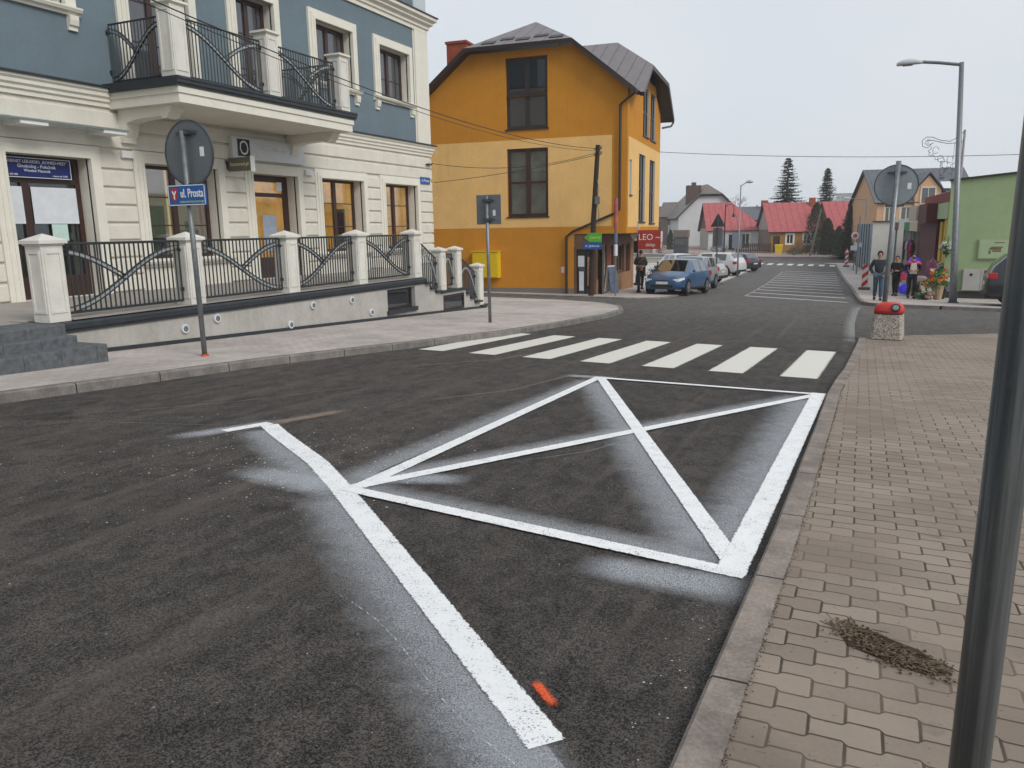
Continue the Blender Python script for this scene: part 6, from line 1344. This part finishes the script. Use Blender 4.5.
spruce('tallest dark spruce standing behind the middle red roofed cottage', -10.7, 121, 12.9, 4.3, 1, lower=.15, dens=1.35)
spruce('slimmer dark spruce behind the gap between the middle and right cottages', -5.5, 124, 11.3, 3.1, 2, lower=.15, dens=1.35)
spruce('dark bushy spruce before the rightmost cottage, left of the pair', -1.55, 97, 6.0, 2.0, 3, m=THU, dens=1.3, group='conifers in front of the rightmost cottage')
spruce('dark bushy spruce touching the peach house, right of the pair', .0, 95.5, 6.3, 1.7, 4, m=THU, dens=1.3, group='conifers in front of the rightmost cottage')
def thuja(label, x, y, h, r, seed, group=None):
    q = random.Random(seed); o = thing('thuja', label, 'shrub', (x, y, H(x, y)+.02), 0, group)
    t = MB(); t.tube([(0, 0, -.1), (0, 0, h*.7)], [.05, .02], 6); t.build('trunk', TRUNK, o); t = MB()
    for i in range(int(1500*min(1.8, h*r/2))):
        z = h*q.random()**.9; f = (1-(z/h)**2.2)**.6; a = q.uniform(0, 6.3); R = r*f*q.uniform(.6, 1.08); p = Vector((R*math.cos(a), R*math.sin(a), z)); s_ = q.uniform(.12, .26)
        e = p+Vector((math.cos(a)*.3, math.sin(a)*.3, 1))*s_; sd = Vector((-math.sin(a), math.cos(a), q.uniform(-.4, .4)))*s_*.35; t.add([p-sd, p+sd, e], [(0, 1, 2)])
    t.build('crown', THU, o)
thuja('very tall dark ivy clad conifer between the middle and right cottages', -5.6, 104.2, 6.2, 1.5, 5); thuja('dark rounded conifer right of the tall ivy clad one', -4.2, 103.5, 4.3, 1.0, 6); thuja('small dark conifer before the white window', -2.9, 102.8, 3.4, .8, 7)
for i, (x, y, h) in enumerate(((-29.3, 113, 2.6), (-27.3, 113, 2.9), (-25.6, 113, 2.7))): thuja(['leftmost', 'middle', 'rightmost'][i]+' of three small columnar thujas beyond the plaza', x, y, h, .55, 20+i, 'columnar thujas beyond the plaza')
def bush(name, label, x, y, r, h, m, seed, n=260, cat='shrub', loc_z=0, group=None, sz=.22):
    q = random.Random(seed); o = thing(name, label, cat, (x, y, H(x, y)+loc_z), 0, group); t = MB(); leafcloud(t, (0, 0, h*.5), r, n, sz, q, 0, flat=h/2/r); t.build('foliage', m, o)
    t = MB()
    for k in range(6): a = k*1.05; t.tube([(0, 0, -.1), (r*.5*math.cos(a), r*.5*math.sin(a), h*.6)], .02, 4)
    t.build('stems', TRUNK, o)
HEDGE = m_leaf('hedge_leaf', (.035, .05, .02), (.08, .095, .04)); RUST = m_leaf('rusty_bare_shrub', (.11, .06, .035), (.20, .11, .06))
bush('shrub', 'rust brown bare shrub below the second window of the middle cottage', -7.2, 104, 1.2, 1.9, RUST, 1); bush('shrub', 'low dark green shrub at the foot of the tall conifer', -7.9, 103, .9, 1.0, HEDGE, 2)
bush('shrub', 'rounded green shrub between the white stair cheeks beyond the plaza', -25.2, 104, 1.6, 1.7, HEDGE, 3); bush('shrub', 'dark hedge bush in front of the leftmost cottage', -17.6, 106.5, 1.4, 1.1, HEDGE, 4)
bush('shrub', 'bush growing behind the blue car at the plaza edge', -9.6, 39.4, .62, 1.15, m_leaf('dark_shrub', (.03, .03, .018), (.09, .08, .05)), 6, 420, sz=.12)
# bare tree
def bare(label, x, y, h, seed):
    q = random.Random(seed); o = thing('bare_tree', label, 'tree', (x, y, H(x, y))); t = MB(); br = MB()
    def grow(mb, p, d, L, r, lv):
        e = p+d*L; mb.tube([p, p.lerp(e, .5)+Vector((q.uniform(-.05, .05),)*3)*L, e], [r, r*.8, r*.6], 5, cap=False)
        if lv == 0: return
        for k in range(3 if lv > 1 else 4):
            nd = (d+Vector((q.gauss(0, .5), q.gauss(0, .5), q.gauss(.15, .3)))).normalized(); grow(br, e, nd, L*q.uniform(.6, .8), r*.55, lv-1)
    grow(t, Vector((0, 0, -.2)), Vector((0, 0, 1)), h*.33, h*.02, 5); t.build('trunk', TRUNK, o); br.build('branches', TRUNK, o)
bare('faint bare tree behind the leftmost red roof', -19.0, 134, 8.2, 3)
# ================================================================== street furniture far away
def bollard(label, x, y, h=1.0): 
    o = thing('bollard', label, 'bollard', (x, y, H(x, y)+.055), 0, 'black bollards at the plaza'); t = MB(); t.tube([(0, 0, 0), (0, 0, .08), (0, 0, .1), (0, 0, h-.12)], [.09, .09, .06, .05], 8); t.build('post', BLACK, o); t = MB(); t.tube([(0, 0, h-.12), (0, 0, h-.08), (0, 0, h-.02), (0, 0, h)], [.06, .08, .06, .02], 8); t.build('cap', BLACK, o); return o
b0 = bollard('black bollard nearest to the orange house in the row across the plaza', -14.4, 55.6, 1.05)
ords = ['second', 'third', 'fourth', 'fifth', 'sixth', 'seventh', 'eighth']
for i in range(7): dup(b0, (-14.4+.72*(i+1), 55.6+.9*(i+1), H(-14.4+.72*(i+1), 55.6+.9*(i+1))+.055), 0, 'black bollard in the row across the plaza, '+ords[i]+' from the orange house')
dup(b0, (-9.05, 33.9, H(-9, 33.9)+.055), 0, 'black bollard standing just left of the blue car', scale=1.1)
# signs by the parked cars
wt = thing('warning_sign', 'triangular warning sign seen from behind beside the parked hatchback', 'traffic sign', (-7.75, 46.2, H(-7.75, 46.2)+.06))
t = MB(); t.tube([(0, 0, -.1), (0, 0, 4.0)], .035, 8); t.build('pole', STEELD, wt); t = MB(); t.prism([(-.42, 3.25), (.42, 3.25), (.03, 3.98), (-.03, 3.98)], 'y', .05, .07); t.build('triangle_panel', mat('dark_sign_back', (.04, .055, .05), .6), wt); t = MB(); t.box(-.26, .26, .05, .07, 2.15, 3.2); t.build('lower_panel', SIGNBACK, wt)
for i, (x, y, w, zb, h, lab) in enumerate([(-16.6, 99.5, 1.35, .9, 2.0, 'blue grey information board before the leftmost cottage, left of two'), (-14.3, 99.5, 1.2, .9, 1.9, 'blue grey information board before the leftmost cottage, right of two')]):
    o = thing('information_board', lab, 'board', (x, y, H(x, y)+.09)); t = MB(); t.box(-w/2, w/2, -.03, .03, zb, zb+h); t.build('panel', mat('board_blue_grey', (.17, .20, .23), .6), o); t = MB(); t.tube([(-w/2+.1, .05, 0), (-w/2+.1, .05, zb+h)], .04, 6); t.tube([(w/2-.1, .05, 0), (w/2-.1, .05, zb+h)], .04, 6); t.build('posts', STEELD, o)
mp = thing('sticker_post', 'slim post with red, white and blue bands in front of the shop window', 'post', (-9.12, 30.55, H(-9.1, 30.5)+.06)); t = MB(); t.tube([(0, 0, 0), (0, 0, 3.9)], .035, 8); t.build('post', STEEL, mp)
t = MB(); t.tube([(0, -.0, 2.6), (0, 0, 3.85)], .085, 8, 0); t.tube([(0, 0, 2.1), (0, 0, 2.55)], .075, 8, 1); t.tube([(0, 0, 1.6), (0, 0, 2.05)], .08, 8, 2); t.build('sticker_bands', [mat('band_pink_red', (.45, .12, .10), .6, .4, 4, 0), mat('band_blue_grey', (.14, .18, .28), .6), PAPER], mp)
ad = thing('pavement_board', 'folding white and blue advertising board standing on the pavement at the shop window', 'board', (-9.75, 32.6, H(-9.7, 32.6)+.06), 1.25); t = MB(); t.box(-.3, .3, -.02, .0, 0, 1.15, M=Matrix.Rotation(-.15, 4, 'X')); t.build('front_panel', mat('board_print', (.10, .13, .19), .6, .4, 3, 0), ad); t = MB(); t.box(-.3, .3, .35, .37, 0, 1.15, M=Matrix.Rotation(.15, 4, 'X')); t.build('back_panel', WHITE, ad)
rsn = thing('round_wall_sign', 'round white sign with faded print high on the corner of the orange house', 'sign', (-9.2, 33.6, 1.42)); t = MB(); t.disc((0, 0, 0), (0, 1, 0), .2, .08, 24, sy=2.2); t.build('disc', mat('faded_round_print', (.5, .46, .42), .6, .5, 6, 0), rsn); t = MB(); t.tube([(0, .05, 0), (-.5, .05, 0)], .03, 6); t.build('bracket', STEELD, rsn)
# traffic beacons and posts on the right
RED_ = (.52, .02, .02)
BST = newmat('beacon_stripes'); s = N(BST); v = s.vec(); sx_ = s.n('ShaderNodeSeparateXYZ'); s.l(v, sx_.inputs[0]); f = s.math('GREATER_THAN', s.math('FRACT', s.math('ADD', s.math('DIVIDE', s.math('SUBTRACT', sx_.outputs[2], s.math('MULTIPLY', sx_.outputs[0], .9)), .42), 10)), .5); b = s.bsdf(s.mix(f, (.68, .66, .64, 1), RED_+(1,)), .45); s.l(b.outputs[0], s.out.inputs[0])
def beacon(label, x, y, extra=False):
    o = thing('traffic_beacon', label, 'beacon', (x, y, H(x, y)+.118), -.05, 'red and white beacons on the right kerb'); t = MB(); t.box(-.14, .14, -.02, .02, .14, 1.22); t.build('striped_panel', BST, o); t = MB(); t.box(-.26, .26, -.18, .18, 0, .13); t.build('rubber_foot', STEELD, o, bevel=.02)
    if extra:
        t = MB(); t.prism([(-.28, 1.25), (.28, 1.25), (.0, 1.78)], 'y', -.03, -.01, 0); t.prism([(-.17, 1.31), (.17, 1.31), (0, 1.63)], 'y', -.04, -.031, 1); t.build('warning_triangle', [mat('sign_red_edge', RED_, .4), WHITE], o)
    return o
beacon('red and white striped beacon on the right pavement near the pedestrians', .12, 42.3); beacon('far red and white striped beacon with a small red triangle on top', -1.45, 79.8, True)
for i, (x, y, hh, lab) in enumerate([(-.75, 72.5, 2.1, 'small white notice on a thin post beyond the near beacon'), (-.55, 76.5, 2.3, 'second small white notice on a thin post farther along the right pavement')]):
    o = thing('notice_post', lab, 'sign', (x, y, H(x, y)+.118)); t = MB(); t.tube([(0, 0, 0), (0, 0, hh)], .03, 6); t.build('post', STEELD, o); t = MB(); t.box(-.32, .32, -.05, -.035, hh-.42, hh-.02); t.build('panel', PAPER, o)
o = thing('traffic_light_post', 'thin pole with a round white and red sign in front of the blue grey shed', 'traffic sign', (-.45, 66, H(-.4, 66)+.118)); t = MB(); t.tube([(0, 0, 0), (0, 0, 4.4)], .06, 8); t.build('pole', STEEL, o); t = MB(); t.disc((-.25, -.05, 2.9), (0, 1, 0), .28, .03, 20); t.disc((-.25, -.07, 2.9), (0, 1, 0), .16, .03, 20, 1); t.build('round_sign', [mat('pale_sign', (.6, .55, .53), .5), mat('dull_red', (.35, .08, .07), .5)], o)
# white stair beyond the plaza, low wall, stall, yellow bin, fences
ws = thing('white_stairs', 'outdoor stairs with sloping white cheek walls beyond the plaza', 'stairs', (-27.3, 104.5, H(-27, 104)))
for sx in (-1.9, 1.9): t = MB(); t.prism([(-1.6, 0), (1.8, 0), (1.8, 2.9), (1.2, 2.9), (-1.6, .5)], 'x', sx-.25, sx+.25); t.build('cheek_wall', WHW, ws)
t = MB()
for k in range(9): t.box(-1.6, 1.6, -1.5+k*.32, 1.8, k*.26, (k+1)*.26)
t.build('steps', PAVR, ws)
lw = thing('low_wall', 'long low beige wall across the back of the plaza', 'wall', (-22.5, 84, H(-22, 84))); t = MB(); t.box(-7, 4.5, 0, .4, -.2, .55); t.build('body', mat('beige_concrete', (.40, .36, .29), .9, .1, 1, .1), lw); t = MB(); t.box(-7.05, 4.55, -.06, .46, .55, .62); t.build('coping', mat('beige_coping', (.48, .44, .37), .9, .1, 1, .1), lw)
ks = thing('notice_kiosk', 'dark kiosk with a brown top between the white stairs and the leftmost cottage', 'kiosk', (-21.9, 103, H(-22, 103))); t = MB(); t.box(-.85, .85, -.6, .6, 0, 2.2); t.build('body', mat('kiosk_dark', (.055, .06, .065), .6), ks); t = MB(); t.box(-.95, .95, -.7, .7, 2.2, 3.1); t.build('top', mat('kiosk_brown', (.17, .13, .11), .8), ks); t = MB(); t.box(-.7, .7, -.64, -.6, 1.2, 2.0); t.build('window', GLASSD, ks)
yb2 = thing('yellow_bin', 'small yellow waste bin in front of the middle red roofed cottage', 'waste bin', (-9.85, 104.2, H(-9.8, 104))); t = MB(); frustum(t, .75, .9, 0, 1.15); t.build('body', MATS['cabinet_yellow'], yb2); t = MB(); frustum(t, .95, .85, 1.15, 1.28); t.build('lid', MATS['cabinet_yellow'], yb2)
wpo = thing('wooden_utility_pole', 'thin leaning pale pole in front of the tall conifer between the cottages', 'pole', (-5.9, 100.5, H(-6, 100))); t = MB(); t.tube([(0, 0, 0), (.95, 0, 5.6)], [.12, .09], 8); t.tube([(-1.9, .3, 0), (.75, .05, 4.2)], .05, 6); t.build('pole', mat('pale_old_wood', (.17, .15, .12), .9), wpo)
fe = thing('fence', 'brown slatted garden fence between the leftmost and middle cottages', 'fence', (-15.2, 104.8, H(-15, 105)), .1)
t = MB()
for k in range(20): t.box(k*.22, k*.22+.14, 0, .03, .1, 1.35)
t.box(0, 4.4, .03, .07, .35, .45); t.box(0, 4.4, .03, .07, 1.0, 1.1); t.build('slats', mat('fence_brown', (.075, .045, .035), .9), fe)
# ================================================================== sky, sun, camera
for o_ in C.objects:
    if 'label' in o_.keys() and len(o_['label'].split()) > 16: print('LONG', o_['label'])
w = bpy.data.worlds.new('World'); bpy.context.scene.world = w; w.use_nodes = True
nt = w.node_tree; nt.nodes.clear(); out = nt.nodes.new('ShaderNodeOutputWorld'); bg = nt.nodes.new('ShaderNodeBackground')
sky = nt.nodes.new('ShaderNodeTexSky'); sky.sky_type = 'NISHITA'; sky.sun_disc = False; sky.sun_elevation = math.radians(38); sky.sun_rotation = math.radians(112); sky.air_density = 1.5; sky.dust_density = 4
hs = nt.nodes.new('ShaderNodeHueSaturation'); hs.inputs['Saturation'].default_value = .25; nt.links.new(sky.outputs[0], hs.inputs['Color'])
tc = nt.nodes.new('ShaderNodeTexCoord'); no = nt.nodes.new('ShaderNodeTexNoise'); no.inputs['Scale'].default_value = 1.6; no.inputs['Detail'].default_value = 3; nt.links.new(tc.outputs['Generated'], no.inputs['Vector'])
cr_ = nt.nodes.new('ShaderNodeValToRGB'); cr_.color_ramp.elements[0].color = (5.5, 6.15, 6.95, 1); cr_.color_ramp.elements[1].color = (6.9, 7.2, 7.55, 1); cr_.color_ramp.elements[0].position = .3; cr_.color_ramp.elements[1].position = .7
nt.links.new(no.outputs[0], cr_.inputs[0]); mx = nt.nodes.new('ShaderNodeMix'); mx.data_type = 'RGBA'; mx.inputs[0].default_value = .93
nt.links.new(hs.outputs[0], mx.inputs[6]); nt.links.new(cr_.outputs[0], mx.inputs[7]); nt.links.new(mx.outputs[2], bg.inputs[0]); bg.inputs[1].default_value = .092; nt.links.new(bg.outputs[0], out.inputs[0])
sl_ = bpy.data.lights.new('sun', 'SUN'); sl_.energy = 1.5; sl_.angle = math.radians(22); sl_.color = (1, .97, .93); so_ = bpy.data.objects.new('sun', sl_); C.objects.link(so_)
az, el = math.radians(112), math.radians(38); dv = Vector((math.sin(az)*math.cos(el), math.cos(az)*math.cos(el), math.sin(el))); so_.rotation_euler = dv.to_track_quat('Z', 'Y').to_euler(); so_.location = (0, 0, 40)
HZ = newmat('haze_air'); s = N(HZ); pv = s.n('ShaderNodeVolumePrincipled'); pv.inputs['Color'].default_value = (.97, .985, 1.0, 1); pv.inputs['Density'].default_value = .0006; s.l(pv.outputs[0], s.out.inputs['Volume'])
t = MB(); t.box(-480, 720, -60, 930, -8, 38); hz = t.build('haze', HZ, None, kind='stuff'); hz['label'] = 'thin pale haze in the air'
cam = bpy.data.cameras.new('camera'); co = bpy.data.objects.new('camera', cam); C.objects.link(co); bpy.context.scene.camera = co
cam.sensor_width = 36; cam.lens = 775/1024*36; cam.clip_end = 5000; cam.clip_start = .05
Rv = Vector((.912637, .40843495, -.01657101)); Uv = Vector((-.06529289, .18567359, .98043978)); Fv = Vector((-.40352267, .89370365, -.19612049))
co.matrix_world = Matrix(((Rv.x, Uv.x, -Fv.x, 0), (Rv.y, Uv.y, -Fv.y, 0), (Rv.z, Uv.z, -Fv.z, 1.5), (0, 0, 0, 1)))
sc = bpy.context.scene; sc.view_settings.view_transform = 'Standard'; sc.view_settings.look = 'None'; sc.view_settings.exposure = .35; sc.view_settings.gamma = 1; sc.view_settings.use_curve_mapping = False
sc.cycles.volume_bounces = 2; sc.cycles.max_bounces = 6; sc.cycles.transparent_max_bounces = 12
